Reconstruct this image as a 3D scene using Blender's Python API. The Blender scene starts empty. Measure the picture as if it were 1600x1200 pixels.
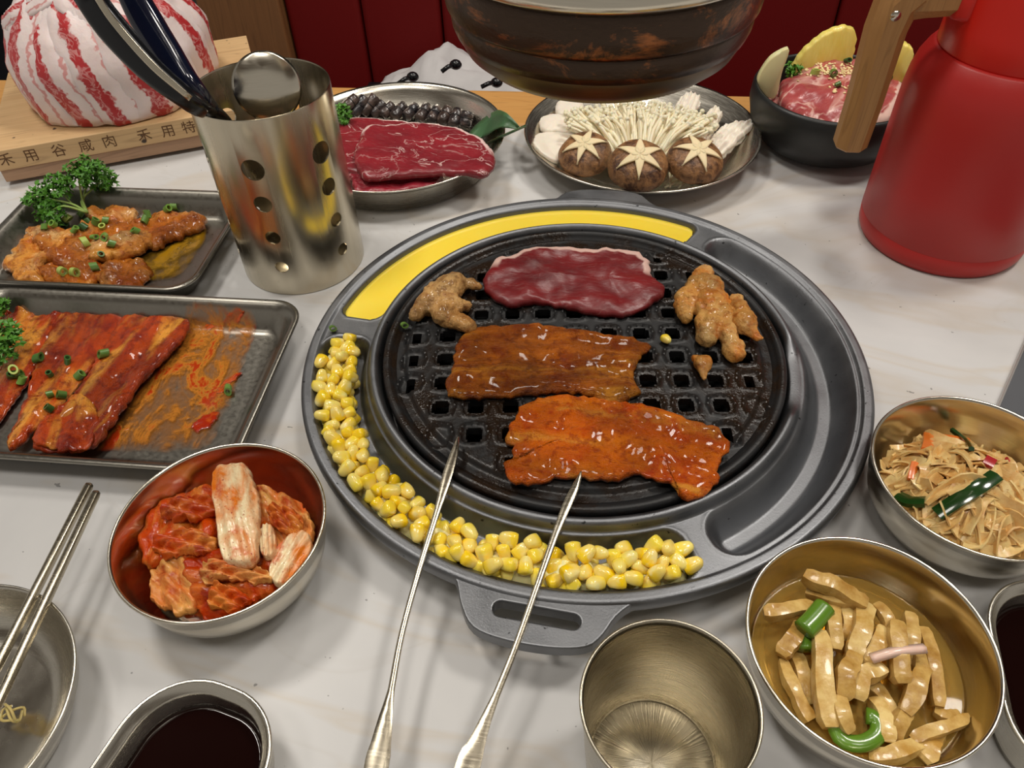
import bpy, bmesh, math, random
from mathutils import Vector, Matrix, noise

rnd = random.Random(11)
PI = math.pi
R = math.radians
scene = bpy.context.scene
col = scene.collection

# ------------------------------------------------------------------ camera
CAM = Vector((0.0, -0.3838, 0.3936))
PITCH, YAW, ROLL, FPX = R(46.05), R(7.25), R(-2.05), 1202.0
c_f = Vector((-math.sin(YAW) * math.cos(PITCH), math.cos(YAW) * math.cos(PITCH), -math.sin(PITCH)))
c_r0 = Vector((math.cos(YAW), math.sin(YAW), 0))
c_u0 = c_r0.cross(c_f)
c_r = c_r0 * math.cos(ROLL) + c_u0 * math.sin(ROLL)
c_u = -c_r0 * math.sin(ROLL) + c_u0 * math.cos(ROLL)
cd = bpy.data.cameras.new('camera')
cam = bpy.data.objects.new('camera', cd)
col.objects.link(cam)
cd.sensor_width = 36.0
cd.lens = FPX / 1600 * 36.0
cd.clip_start = 0.01
cam.matrix_world = Matrix(((c_r.x, c_u.x, -c_f.x, CAM.x), (c_r.y, c_u.y, -c_f.y, CAM.y),
                           (c_r.z, c_u.z, -c_f.z, CAM.z), (0, 0, 0, 1)))
scene.camera = cam

# ------------------------------------------------------------------ light
world = bpy.data.worlds.new('world')
scene.world = world
world.use_nodes = True
world.node_tree.nodes['Background'].inputs['Color'].default_value = (1.0, 0.93, 0.84, 1)
world.node_tree.nodes['Background'].inputs['Strength'].default_value = 0.32


def area(name, loc, size, power, color, target=(0, 0, 0)):
    l = bpy.data.lights.new(name, 'AREA')
    l.shape = 'DISK'
    l.size = size
    l.energy = power
    l.color = color
    o = bpy.data.objects.new(name, l)
    col.objects.link(o)
    o.location = loc
    o.rotation_euler = (Vector(target) - Vector(loc)).to_track_quat('-Z', 'Y').to_euler()
    return o


for ln, lx, ly, lw in (('near', -0.10, -0.50, 6.5), ('far_right', 0.85, 0.45, 13.5), ('far_left', -0.85, 0.40, 12), ('near_right', 0.75, -0.55, 4.5), ('near_left', -0.85, -0.60, 3.6), ('booth', 0.15, 1.00, 8.0)):
    area('ceiling_lamp_' + ln + '_offscreen', (lx, ly, 1.80), 0.34, lw, (1.0, 0.94, 0.86), (lx * 0.2, ly * 0.2, 0))

scene.view_settings.view_transform = 'Standard'
scene.view_settings.look = 'None'
scene.view_settings.gamma = 1.0
scene.view_settings.use_curve_mapping = False
scene.view_settings.exposure = 0.0


# ------------------------------------------------------------------ placement
def ray(px, py):
    return c_r * ((px - 800) / FPX) - c_u * ((py - 600) / FPX) + c_f


def g(px, py, z=0.0):
    """point of the horizontal plane at height z seen at photo pixel px, py"""
    d = ray(px, py)
    return CAM + d * ((z - CAM.z) / d.z)


def w(px, py, y):
    """point of the upright plane at depth y"""
    d = ray(px, py)
    return CAM + d * ((y - CAM.y) / d.y)


def profile_z(pr, r):
    """height of a dish's inner surface at radius r; pr = (radius, height) from the floor to the rim"""
    if r <= pr[0][0]: return pr[0][1]
    for (a, b), (c, d) in zip(pr, pr[1:]):
        if r <= c: return b + (d - b) * (r - a) / (c - a) if c > a else d
    return pr[-1][1]


def round_surface(c, pr):
    return lambda x, y: profile_z(pr, math.hypot(x - c.x, y - c.y))


def tray_surface(x0, x1, y0, y1):
    pr = [(-0.0165, 0.0030), (-0.0135, 0.0050), (-0.0075, 0.0160), (-0.0045, 0.0205), (-0.0010, 0.0223)]
    return lambda x, y: profile_z(pr, -min(x - x0, x1 - x, y - y0, y1 - y))


def on_surface(px, py, f, off=0.0):
    """where the line of sight first meets the surface z = f(x, y) + off"""
    d = ray(px, py)
    t0 = (0.075 - CAM.z) / d.z
    t1 = (-0.001 - CAM.z) / d.z
    last = t0
    for k in range(241):
        t = t0 + (t1 - t0) * k / 240
        p = CAM + d * t
        if p.z <= f(p.x, p.y) + off:
            a, b = last, t
            for _ in range(20):
                m = (a + b) / 2
                q = CAM + d * m
                if q.z <= f(q.x, q.y) + off: b = m
                else: a = m
            return CAM + d * b
        last = t
    return CAM + d * t1


def layer(f, z):
    """base height of food laid at height z in a dish with inner surface f"""
    return lambda x, y: max(z, f(x, y) + 0.0003)


def touch(px, py, lift=0.0):
    """point of whatever stands in the line of sight, raised along its normal"""
    bpy.context.view_layer.update()
    hit, loc, nrm, *_ = scene.ray_cast(bpy.context.evaluated_depsgraph_get(), CAM, ray(px, py).normalized())
    return loc + Vector((nrm.x * 0.4, nrm.y * 0.4, abs(nrm.z) + 0.2)).normalized() * lift


# ------------------------------------------------------------------ objects
def tag(o, label=None, cat=None, group=None, kind=None):
    if label: o['label'] = label
    if cat: o['category'] = cat
    if group: o['group'] = group
    if kind: o['kind'] = kind
    return o


def thing(name, label, cat, loc=(0, 0, 0), rz=0.0, group=None):
    o = bpy.data.objects.new(name, None)
    o.empty_display_size = 0.02
    col.objects.link(o)
    o.location = loc
    o.rotation_euler = (0, 0, rz)
    return tag(o, label, cat, group)


def mk(name, V, F, mat, parent=None, loc=(0, 0, 0), rz=0.0, smooth=True, attrs=None, rot=None):
    me = bpy.data.meshes.new(name)
    me.from_pydata([tuple(v) for v in V], [], F)
    me.validate()
    for k, vals in (attrs or {}).items():
        if len(vals) == len(me.vertices):
            a = me.attributes.new(k, 'FLOAT', 'POINT')
            a.data.foreach_set('value', vals)
    bm = bmesh.new()
    bm.from_mesh(me)
    bmesh.ops.recalc_face_normals(bm, faces=bm.faces)
    bm.to_mesh(me)
    bm.free()
    if smooth:
        me.polygons.foreach_set('use_smooth', [True] * len(me.polygons))
    if mat: me.materials.append(mat)
    o = bpy.data.objects.new(name, me)
    col.objects.link(o)
    if parent: o.parent = parent
    o.location = loc
    o.rotation_euler = rot if rot else (0, 0, rz)
    return o


def fit_round(o, c, pr):
    """press a piece of food inside the steep wall of a round bowl"""
    inv = sorted(((z, r) for r, z in pr))
    mw = Matrix.Translation(o.location) @ o.rotation_euler.to_matrix().to_4x4()
    mi = mw.inverted()
    for v in o.data.vertices:
        p = mw @ v.co
        if p.z >= inv[-1][0]: continue
        p.z = max(p.z, inv[0][0])
        rr = profile_z(inv, p.z) - 0.0006
        d = math.hypot(p.x - c.x, p.y - c.y)
        if d > rr:
            p.x, p.y = c.x + (p.x - c.x) * rr / d, c.y + (p.y - c.y) * rr / d
            v.co = mi @ p


def sharp(o, deg=35):
    m = o.data
    m.set_sharp_from_angle(angle=R(deg))
    return o


def bevel(o, wd=0.001, seg=2, deg=40):
    b = o.modifiers.new('bevel', 'BEVEL')
    b.width = wd
    b.segments = seg
    b.limit_method = 'ANGLE'
    b.angle_limit = R(deg)
    return o


def dup(o, loc, rot=(0, 0, 0), parent=None, scale=None):
    c = o.copy()
    col.objects.link(c)
    c.parent = parent
    c.location = loc
    c.rotation_euler = rot
    if scale: c.scale = scale
    for ch in list(o.children):
        d = ch.copy()
        col.objects.link(d)
        d.parent = c
    return c


# ------------------------------------------------------------------ shapes
def lathe(profile, seg=96):
    V, F = [], []
    n = len(profile)
    idx = []
    for r, z in profile:
        if r < 1e-6:
            idx.append([len(V)] * seg)
            V.append((0, 0, z))
        else:
            idx.append(list(range(len(V), len(V) + seg)))
            V += [(r * math.cos(2 * PI * k / seg), r * math.sin(2 * PI * k / seg), z) for k in range(seg)]
    for i in range(n - 1):
        for k in range(seg):
            k2 = (k + 1) % seg
            q = [idx[i][k], idx[i][k2], idx[i + 1][k2], idx[i + 1][k]]
            f = []
            for a in q:
                if a not in f: f.append(a)
            if len(f) > 2: F.append(f)
    return V, F


def rings(loops, closed_start=False, closed_end=False):
    """stack of equal-length loops of points"""
    V, F = [], []
    n = len(loops[0])
    for L in loops: V += list(L)
    for i in range(len(loops) - 1):
        for k in range(n):
            k2 = (k + 1) % n
            F.append([i * n + k, i * n + k2, (i + 1) * n + k2, (i + 1) * n + k])
    if closed_start: F.append(list(range(n))[::-1])
    if closed_end: F.append([(len(loops) - 1) * n + k for k in range(n)])
    return V, F


def box(x0, x1, y0, y1, z0, z1):
    V = [(x0, y0, z0), (x1, y0, z0), (x1, y1, z0), (x0, y1, z0), (x0, y0, z1), (x1, y0, z1), (x1, y1, z1), (x0, y1, z1)]
    F = [[0, 3, 2, 1], [4, 5, 6, 7], [0, 1, 5, 4], [1, 2, 6, 5], [2, 3, 7, 6], [3, 0, 4, 7]]
    return V, F


def join(*parts):
    V, F = [], []
    for v, f in parts:
        o = len(V)
        V += list(v)
        F += [[a + o for a in q] for q in f]
    return V, F


def rrect(hx, hy, r, n=8):
    P = []
    for cx, cy, a0 in ((hx - r, hy - r, 0), (-hx + r, hy - r, 90), (-hx + r, -hy + r, 180), (hx - r, -hy + r, 270)):
        for k in range(n + 1):
            a = R(a0 + 90 * k / n)
            P.append((cx + r * math.cos(a), cy + r * math.sin(a)))
    return P


def smooth_path(pts, n, closed=False):
    """Catmull-Rom resample to n points, even in arc length"""
    P = [Vector(p) for p in pts]
    m = len(P)
    dense = []
    segs = m if closed else m - 1
    for i in range(segs):
        p0 = P[(i - 1) % m] if closed or i > 0 else P[0] * 2 - P[1]
        p1 = P[i]
        p2 = P[(i + 1) % m]
        p3 = P[(i + 2) % m] if closed or i + 2 < m else P[-1] * 2 - P[-2]
        for k in range(12):
            t = k / 12
            dense.append(0.5 * ((2 * p1) + (p2 - p0) * t + (2 * p0 - 5 * p1 + 4 * p2 - p3) * t * t + (3 * p1 - p0 - 3 * p2 + p3) * t ** 3))
    dense.append(P[0].copy() if closed else P[-1].copy())
    L = [0.0]
    for a, b in zip(dense, dense[1:]): L.append(L[-1] + (b - a).length)
    out = []
    j = 0
    tot = L[-1]
    for i in range(n):
        s = tot * i / (n if closed else n - 1)
        while j < len(L) - 2 and L[j + 1] < s: j += 1
        d = L[j + 1] - L[j]
        t = (s - L[j]) / d if d > 1e-12 else 0
        out.append(dense[j].lerp(dense[j + 1], min(max(t, 0), 1)))
    return out


def sweep(path, section, up=(0, 0, 1), scale=None, twist=None):
    """section: closed list of (side, up) offsets; one scale value or pair for each path point"""
    P = [Vector(p) for p in path]
    U = Vector(up)
    V, F = [], []
    n = len(section)
    for i, p in enumerate(P):
        T = (P[min(i + 1, len(P) - 1)] - P[max(i - 1, 0)]).normalized()
        S = T.cross(U)
        if S.length < 1e-4: S = T.cross(Vector((0, 1, 0.01)))
        S.normalize()
        N = S.cross(T).normalized()
        U = N
        if twist:
            a = twist[i]
            S, N = S * math.cos(a) + N * math.sin(a), N * math.cos(a) - S * math.sin(a)
        sc = scale[i] if scale else 1
        sa, sb = sc if isinstance(sc, tuple) else (sc, sc)
        V += [tuple(p + S * a * sa + N * b * sb) for a, b in section]
    for i in range(len(P) - 1):
        for k in range(n):
            k2 = (k + 1) % n
            F.append([i * n + k, i * n + k2, (i + 1) * n + k2, (i + 1) * n + k])
    F.append(list(range(n))[::-1])
    F.append([(len(P) - 1) * n + k for k in range(n)])
    return V, F


def circle_sec(r, n=10):
    return [(r * math.cos(2 * PI * k / n), r * math.sin(2 * PI * k / n)) for k in range(n)]


def tube(path, r, n=10, radii=None):
    return sweep(path, circle_sec(1, n), scale=radii or [r] * len(path))


def ball(c, rx, ry=None, rz=None, nu=10, nv=7):
    ry = ry or rx
    rz = rz or rx
    V, F = lathe([(math.sin(PI * k / nv), -math.cos(PI * k / nv)) for k in range(nv + 1)], nu)
    return [(c[0] + x * rx, c[1] + y * ry, c[2] + z * rz) for x, y, z in V], F


def fractal(x, y, z, octv=3):
    return noise.fractal(Vector((x, y, z)), 1.0, 2.0, octv)


def slab(name, outline, thick, mat, z=0.0, zf=None, amp=0.0, freq=60, n=110, nr=12, edge=0.35, wob=0.0, seed=0,
         parent=None, ripple=None, drop=0.0, dent=None):
    """a cut of food lying flat: outline = world xy points; returns ONE mesh object with its long side along local x"""
    P = smooth_path([(p[0], p[1], 0) for p in outline], n, True)
    if wob:
        m = len(P)
        Q = []
        for i, p in enumerate(P):
            t = (P[(i + 1) % m] - P[i - 1]).normalized()
            k = fractal(p.x * 170 + seed * 7.1, p.y * 170, seed, 3) * wob
            Q.append(p + Vector((t.y, -t.x, 0)) * k)
        P = Q
    c = sum(P, Vector()) / len(P)
    sxx = sum((p.x - c.x) ** 2 for p in P); syy = sum((p.y - c.y) ** 2 for p in P); sxy = sum((p.x - c.x) * (p.y - c.y) for p in P)
    a = 0.5 * math.atan2(2 * sxy, sxx - syy)
    ca, sa = math.cos(a), math.sin(a)
    L = [((p.x - c.x) * ca + (p.y - c.y) * sa, -(p.x - c.x) * sa + (p.y - c.y) * ca) for p in P]
    hx = max(abs(q[0]) for q in L); hy = max(abs(q[1]) for q in L)
    seg = max(hx - hy, hx * 0.12) * 0.9
    V, F, E = [], [], []

    def base(lx, ly):
        wx, wy = c.x + lx * ca - ly * sa, c.y + lx * sa + ly * ca
        h = zf(wx, wy) if zf else 0.0
        return h, wx, wy
    for side in (1, 0):
        off = len(V)
        for k in range(nr + 1):
            t = (k / nr) ** 1.4
            for (x, y) in L:
                qx = min(max(x, -seg), seg)
                px, py = x + (qx - x) * t, y * (1 - t)
                h, wx, wy = base(px, py)
                e = min(t / edge, 1.0)
                prof = math.sqrt(max(0.0, 1 - (1 - e) ** 2))
                wave = 0.0
                if amp: wave = amp * fractal(wx * freq + seed * 3.3, wy * freq, seed * 1.7, 4)
                if ripple: wave += ripple(px / hx, py / hy)
                fade = 0.25 + 0.75 * prof
                if side:
                    zz = h + thick * (0.45 + 0.55 * prof) + wave * fade
                    if dent: zz += dent(px / hx, py / hy)
                else:
                    zz = h + max(0.0, wave * fade) * 0.6 - drop
                V.append((px, py, zz))
                E.append(t)
        for k in range(nr):
            for i in range(n):
                i2 = (i + 1) % n
                F.append([off + k * n + i, off + k * n + i2, off + (k + 1) * n + i2, off + (k + 1) * n + i])
    o2 = (nr + 1) * n
    for i in range(n):
        i2 = (i + 1) % n
        F.append([i, i2, o2 + i2, o2 + i])
    lx = [v[0] / hx for v in V]
    ly = [v[1] / hy for v in V]
    o = mk(name, V, F, mat, parent, (c.x, c.y, z), a, attrs={'edge': E, 'u': lx, 'v': ly})
    return o


def blob(name, tubes, mat, loc=(0, 0, 0), voxel=0.0012, parent=None, lump=0.0, seed=0, freq=90):
    """organic lump: tubes = [(points, radii)] in world coordinates, fused by a voxel remesh"""
    parts = []
    for pts, radii in tubes:
        m = max(8, len(pts) * 4)
        sp = smooth_path(pts, m)
        rr = []
        for i in range(m):
            f = i / (m - 1) * (len(radii) - 1)
            j = min(int(f), len(radii) - 2)
            rr.append(radii[j] + (radii[j + 1] - radii[j]) * (f - j))
        for p, r in zip(sp, rr):
            q = p - Vector(loc)
            d = r * (1 + lump * fractal(p.x * freq, p.y * freq, p.z * freq + seed, 2))
            parts.append(ball(q, d, d, d * 0.8, 12, 8))
    V, F = join(*parts)
    o = mk(name, V, F, mat, parent, loc)
    md = o.modifiers.new('remesh', 'REMESH')
    md.mode = 'VOXEL'
    md.voxel_size = voxel
    md.use_smooth_shade = True
    s = o.modifiers.new('smooth', 'SMOOTH')
    s.iterations = 4
    s.factor = 0.5
    dg = bpy.context.evaluated_depsgraph_get()
    me = bpy.data.meshes.new_from_object(o.evaluated_get(dg))
    o.modifiers.clear()
    o.data = me
    for v in me.vertices:
        p = v.co
        v.co = p + v.normal * lump * 0.004 * fractal((p.x + seed) * freq * 1.5, p.y * freq * 1.5, p.z * freq * 1.5, 3)
    me.polygons.foreach_set('use_smooth', [True] * len(me.polygons))
    me.materials.clear()
    me.materials.append(mat)
    ea = me.attributes.new('edge', 'FLOAT', 'POINT')
    ea.data.foreach_set('value', [1.0] * len(me.vertices))
    return o


def prism(outer, holes, z0, z1):
    bm = bmesh.new()
    for lp in [outer] + holes:
        vs = [bm.verts.new((x, y, z1)) for x, y in lp]
        for i in range(len(vs)): bm.edges.new((vs[i], vs[(i + 1) % len(vs)]))
    bmesh.ops.triangle_fill(bm, use_beauty=True, edges=bm.edges[:])
    ex = bmesh.ops.extrude_face_region(bm, geom=bm.faces[:])
    bmesh.ops.translate(bm, vec=(0, 0, z0 - z1), verts=[e for e in ex['geom'] if isinstance(e, bmesh.types.BMVert)])
    bm.verts.index_update()
    V = [tuple(v.co) for v in bm.verts]
    F = [[v.index for v in f.verts] for f in bm.faces]
    bm.free()
    return V, F


# ------------------------------------------------------------------ materials
def S(r, gg, b):
    f = lambda c: (c / 255 / 12.92) if c / 255 <= 0.04045 else ((c / 255 + 0.055) / 1.055) ** 2.4
    return (f(r), f(gg), f(b), 1.0)


class Mat:
    def __init__(s, name, **kw):
        s.m = bpy.data.materials.new(name)
        s.m.use_nodes = True
        s.t = s.m.node_tree
        s.b = s.t.nodes['Principled BSDF']
        s.set(**kw)

    def set(s, **kw):
        nm = dict(color='Base Color', rough='Roughness', metal='Metallic', spec='Specular IOR Level', coat='Coat Weight', coat_rough='Coat Roughness',
                  sss='Subsurface Weight', sss_scale='Subsurface Scale', trans='Transmission Weight', ior='IOR', alpha='Alpha', aniso='Anisotropic', normal='Normal')
        for k, v in kw.items():
            s.link(v, s.b.inputs[nm[k]])
        if 'sss' in kw: s.b.inputs['Subsurface Radius'].default_value = (1.0, 0.45, 0.25)

    def link(s, v, sock):
        if hasattr(v, 'is_output'):
            s.t.links.new(v, sock)
        else:
            if sock.type == 'RGBA' and isinstance(v, (int, float)): v = (v, v, v, 1)
            sock.default_value = v

    def node(s, typ, props=None, **inp):
        n = s.t.nodes.new(typ)
        for k, v in (props or {}).items(): setattr(n, k, v)
        for k, v in inp.items():
            s.link(v, n.inputs[int(k[1:])] if k[0] == '_' else n.inputs[k])
        return n

    def coords(s, scale=(1, 1, 1), rand=True, rotz=0.0, kind='Object'):
        tc = s.node('ShaderNodeTexCoord').outputs[kind]
        mp = s.node('ShaderNodeMapping', _0=tc)
        mp.inputs['Scale'].default_value = scale
        mp.inputs['Rotation'].default_value = (0, 0, rotz)
        out = mp.outputs[0]
        if rand:
            r = s.node('ShaderNodeObjectInfo').outputs['Random']
            k = s.node('ShaderNodeMath', dict(operation='MULTIPLY'), _0=r, _1=37.0).outputs[0]
            out = s.node('ShaderNodeVectorMath', dict(operation='ADD'), _0=out, _1=k).outputs[0]
        return out

    def noise(s, vec, scale, detail=4.0, rough=0.55, dist=0.0):
        return s.node('ShaderNodeTexNoise', Vector=vec, Scale=scale, Detail=detail, Roughness=rough, Distortion=dist).outputs['Fac']

    def ramp(s, fac, stops, interp='LINEAR'):
        n = s.node('ShaderNodeValToRGB', Fac=fac)
        cr = n.color_ramp
        cr.interpolation = interp
        while len(cr.elements) < len(stops): cr.elements.new(0.5)
        for e, (p, c) in zip(cr.elements, stops):
            e.position = p
            e.color = c if not isinstance(c, (int, float)) else (c, c, c, 1)
        return n.outputs['Color']

    def mix(s, fac, a, b, mode='MIX'):
        n = s.t.nodes.new('ShaderNodeMix')
        n.data_type = 'RGBA'
        n.blend_type = mode
        s.link(fac, n.inputs[0])
        s.link(a, n.inputs[6])
        s.link(b, n.inputs[7])
        return n.outputs[2]

    def math(s, op, a, b=0.0, clamp=False):
        n = s.node('ShaderNodeMath', dict(operation=op, use_clamp=clamp))
        s.link(a, n.inputs[0])
        s.link(b, n.inputs[1])
        return n.outputs[0]

    def attr(s, name):
        return s.node('ShaderNodeAttribute', dict(attribute_name=name)).outputs['Fac']

    def bump(s, h, strength=0.3, dist=0.001):
        n = s.node('ShaderNodeBump', Height=h, Strength=strength, Distance=dist)
        s.link(n.outputs[0], s.b.inputs['Normal'])

    def vein(s, vec, scale, width, detail=3.0, dist=0.6):
        """thin branching lines: 1 on the line"""
        f = s.noise(vec, scale, detail, 0.55, dist)
        d = s.math('ABSOLUTE', s.math('SUBTRACT', f, 0.5))
        return s.ramp(d, [(0.0, 1.0), (width, 0.0)])


def steel(name, colr, rough=0.26, brush=(1, 1, 30), bscale=60, aniso=0.4):
    M = Mat(name, metal=1.0, aniso=aniso)
    v = M.coords(brush)
    f = M.noise(v, bscale, 5, 0.6)
    M.set(color=M.mix(f, colr, tuple(c * 0.82 for c in colr[:3]) + (1,)), rough=M.ramp(f, [(0.2, max(rough - 0.07, 0.03)), (0.8, rough + 0.08)]))
    M.bump(f, 0.04, 0.0003)
    return M.m


m_steel = steel('warm_brushed_steel', (0.74, 0.685, 0.57, 1), 0.21)
m_steel_cup = steel('cup_steel', (0.50, 0.455, 0.36, 1), 0.27)
m_steel_plate = steel('plate_steel', (0.72, 0.68, 0.59, 1), 0.25)
m_steel_tray = steel('tray_steel', (0.36, 0.34, 0.295, 1), 0.31, (1, 1, 1), 300, 0.0)
m_steel_tongs = steel('tong_steel', (0.60, 0.54, 0.42, 1), 0.24, (1, 20, 1))


def m_cast():
    M = Mat('cast_aluminium', metal=1.0)
    v = M.coords()
    f = M.noise(v, 900, 3, 0.6)
    gk = M.noise(v, 40, 4, 0.6)
    base = M.mix(gk, (0.155, 0.160, 0.170, 1), (0.25, 0.256, 0.266, 1))
    pits = M.ramp(M.noise(v, 260, 2, 0.5), [(0.24, 0.25), (0.30, 1.0)])
    M.set(color=M.mix(1.0, base, pits, 'MULTIPLY'), rough=M.ramp(gk, [(0.3, 0.38), (0.7, 0.52)]))
    M.bump(f, 0.25, 0.0004)
    return M.m


def m_iron():
    M = Mat('black_cast_iron', spec=0.4)
    v = M.coords()
    gk = M.noise(v, 45, 4, 0.6)
    grease = M.ramp(M.noise(v, 28, 4, 0.65), [(0.45, 0.0), (0.62, 1.0)])
    M.set(color=M.mix(grease, (0.013, 0.013, 0.0135, 1), (0.020, 0.011, 0.006, 1)), rough=M.mix(grease, 0.46, 0.16))
    h = M.math('ADD', M.math('MULTIPLY', M.noise(v, 900, 2), 0.25), M.math('MULTIPLY', M.math('MULTIPLY', M.noise(v, 620, 3), grease), 1.4))
    M.bump(h, 0.4, 0.0008)
    return M.m


def m_marble():
    M = Mat('white_marble', spec=0.4)
    v = M.coords((1, 1, 1), False)
    cloud = M.noise(v, 3.0, 5, 0.6, 0.8)
    c1 = M.mix(M.ramp(cloud, [(0.35, 0.0), (0.65, 1.0)]), (0.64, 0.632, 0.62, 1), (0.54, 0.538, 0.535, 1))
    vn = M.vein(M.coords((1.0, 2.2, 1), False, 0.25), 2.6, 0.035, 4, 1.2)
    c2 = M.mix(M.math('MULTIPLY', vn, 0.30), c1, (0.50, 0.40, 0.27, 1))
    vn2 = M.vein(M.coords((1.0, 1.6, 1), False, -0.4), 4.5, 0.02, 3, 1.5)
    c3 = M.mix(M.math('MULTIPLY', vn2, 0.12), c2, (0.42, 0.38, 0.33, 1))
    sp = M.ramp(M.noise(v, 230, 1, 0.4), [(0.195, 0.5), (0.215, 1.0)])
    M.set(color=M.mix(1.0, c3, sp, 'MULTIPLY'), rough=M.ramp(cloud, [(0.3, 0.36), (0.7, 0.46)]))
    return M.m


def m_wood(name, light, dark, stretch, scale=30, rough=0.5, spots=0.0):
    M = Mat(name)
    v = M.coords(stretch)
    f = M.noise(v, scale, 5, 0.62, 0.5)
    ring = M.noise(v, scale * 0.3, 2, 0.5, 1.0)
    lines = M.ramp(M.math('FRACT', M.math('MULTIPLY', ring, 9.0)), [(0.0, 1.0), (0.10, 0.0), (0.85, 0.0), (1.0, 1.0)])
    c = M.mix(M.math('MULTIPLY', lines, 0.35), M.mix(f, light, dark), tuple(x * 0.5 for x in dark[:3]) + (1,))
    if spots:
        v2 = M.coords()
        sp = M.ramp(M.noise(v2, spots, 1, 0.4), [(0.22, 1.0), (0.27, 0.0)])
        c = M.mix(sp, c, (0.05, 0.03, 0.02, 1))
    M.set(color=c, rough=rough)
    M.bump(f, 0.15, 0.0006)
    return M.m


def m_plain(name, colr, rough=0.5, var=0.12, scale=80, bump=0.1, **kw):
    M = Mat(name, **kw)
    v = M.coords()
    f = M.noise(v, scale, 4)
    M.set(color=M.mix(f, tuple(c * (1 + var) for c in colr[:3]) + (1,), tuple(c * (1 - var) for c in colr[:3]) + (1,)), rough=rough)
    if bump: M.bump(f, bump, 0.0008)
    return M.m


def m_beef(name, red, deep, fat, edge_side=1, vein_w=0.022, marb=0.5, rough=0.28, vs=42, fatw=0.11):
    M = Mat(name, sss=0.12, sss_scale=0.004, spec=0.5)
    v = M.coords((0.7, 1.3, 1))
    f = M.noise(v, 35, 5, 0.6)
    c = M.mix(M.ramp(f, [(0.3, 0.0), (0.7, 1.0)]), red, deep)
    patch = M.ramp(M.noise(v, 22, 3), [(0.40, 0.0), (0.60, 1.0)])
    vn = M.math('MULTIPLY', M.vein(v, vs, vein_w, 4, 0.9), patch)
    c = M.mix(M.math('MULTIPLY', vn, marb), c, fat)
    grain = M.ramp(M.noise(M.coords((1, 5, 1)), 120, 3), [(0.55, 0.0), (0.75, 0.4)])
    c = M.mix(M.math('MULTIPLY', grain, 0.22), c, fat)
    # fat rind along one long edge
    e = M.math('ADD', M.attr('edge'), M.math('MULTIPLY', M.math('SUBTRACT', M.noise(v, 60, 3), 0.5), 0.10))
    rim = M.ramp(e, [(fatw * 0.75, 1.0), (fatw, 0.0)])
    side = M.ramp(M.math('MULTIPLY', M.attr('v'), float(edge_side)), [(0.10, 0.0), (0.30, 1.0)])
    c = M.mix(M.math('MULTIPLY', rim, side), c, fat)
    M.set(color=c, rough=M.ramp(f, [(0.2, rough - 0.1), (0.8, rough + 0.12)]))
    M.bump(M.math('ADD', f, M.math('MULTIPLY', M.noise(v, 240, 3), 0.6)), 0.35, 0.0012)
    return M.m


def m_marinade(name, a, b, fat, sauce, stretch=(0.6, 2.6, 1), rough=0.22, fatamt=0.5, bump=0.7, sc=26, bub=420):
    """meat in glossy marinade: a/b meat tones, fat bands, thick sauce patches"""
    M = Mat(name, coat=0.30, coat_rough=0.07, spec=0.22)
    v = M.coords(stretch)
    v1 = M.coords()
    f = M.noise(v, sc, 5, 0.6, 0.3)
    c = M.mix(M.ramp(f, [(0.32, 0.0), (0.68, 1.0)]), a, b)
    ft = M.ramp(M.noise(v, sc * 0.75, 3, 0.5, 0.5), [(0.52, 0.0), (0.64, fatamt)])
    c = M.mix(ft, c, fat)
    sp = M.ramp(M.noise(v1, sc * 2.0, 5, 0.7, 0.4), [(0.50, 0.0), (0.66, 0.85)])
    c = M.mix(sp, c, sauce)
    spk = M.ramp(M.noise(v1, 170, 4, 0.7), [(0.52, 0.0), (0.62, 0.6)])
    c = M.mix(spk, c, tuple(q * 0.6 for q in sauce[:3]) + (1,))
    M.set(rough=M.ramp(M.noise(v1, 130, 3), [(0.3, rough - 0.08), (0.7, rough + 0.14)]))
    dk = M.ramp(M.noise(v1, sc * 0.9, 4, 0.6), [(0.35, 0.55), (0.60, 1.0)])
    c = M.mix(1.0, c, dk, 'MULTIPLY')
    M.set(color=c)
    h = M.math('ADD', M.noise(v, sc * 5, 5, 0.65), M.math('MULTIPLY', M.noise(v1, bub, 4, 0.65), 0.7))
    M.bump(h, bump, 0.0036)
    return M.m
M_CAST, M_IRON, M_MARBLE = m_cast(), m_iron(), m_marble()
M_OAK = m_wood('oak_handle', S(186, 140, 84), S(150, 104, 56), (14, 14, 1.0), 14, 0.5)
M_PINE = m_wood('pine_board', S(218, 186, 138), S(190, 150, 104), (1.0, 12, 12), 12, 0.55, 90)
M_PINE2 = m_wood('pine_underside', S(196, 160, 128), S(160, 122, 94), (1.0, 12, 12), 14, 0.6)
M_EDGE = m_wood('table_edge_wood', S(206, 156, 92), S(188, 134, 72), (0.8, 12, 1), 12, 0.4)
M_POST = m_wood('post_wood', S(138, 94, 54), S(112, 74, 42), (12, 12, 0.7), 8, 0.55)
M_RED = m_plain('red_enamel', S(180, 36, 32), 0.42, 0.02, 600, 0.05)
M_RED2 = m_plain('red_plastic', S(206, 30, 18), 0.4, 0.02, 600, 0.0)
M_LEATHER = m_plain('dark_red_leather', S(104, 11, 11), 0.65, 0.1, 300, 0.2, spec=0.2)
M_BLACK = m_plain('black_plastic', S(16, 17, 20), 0.25, 0.1, 200, 0.0)
M_NAVY = m_plain('navy_black_plastic', S(16, 20, 38), 0.14, 0.1, 200, 0.0, coat=0.5)
M_STONE = m_plain('black_stoneware', S(27, 29, 28), 0.4, 0.15, 300, 0.1)
M_CLOTH = m_plain('white_cloth', S(196, 194, 194), 0.85, 0.04, 60, 0.2)
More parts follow.
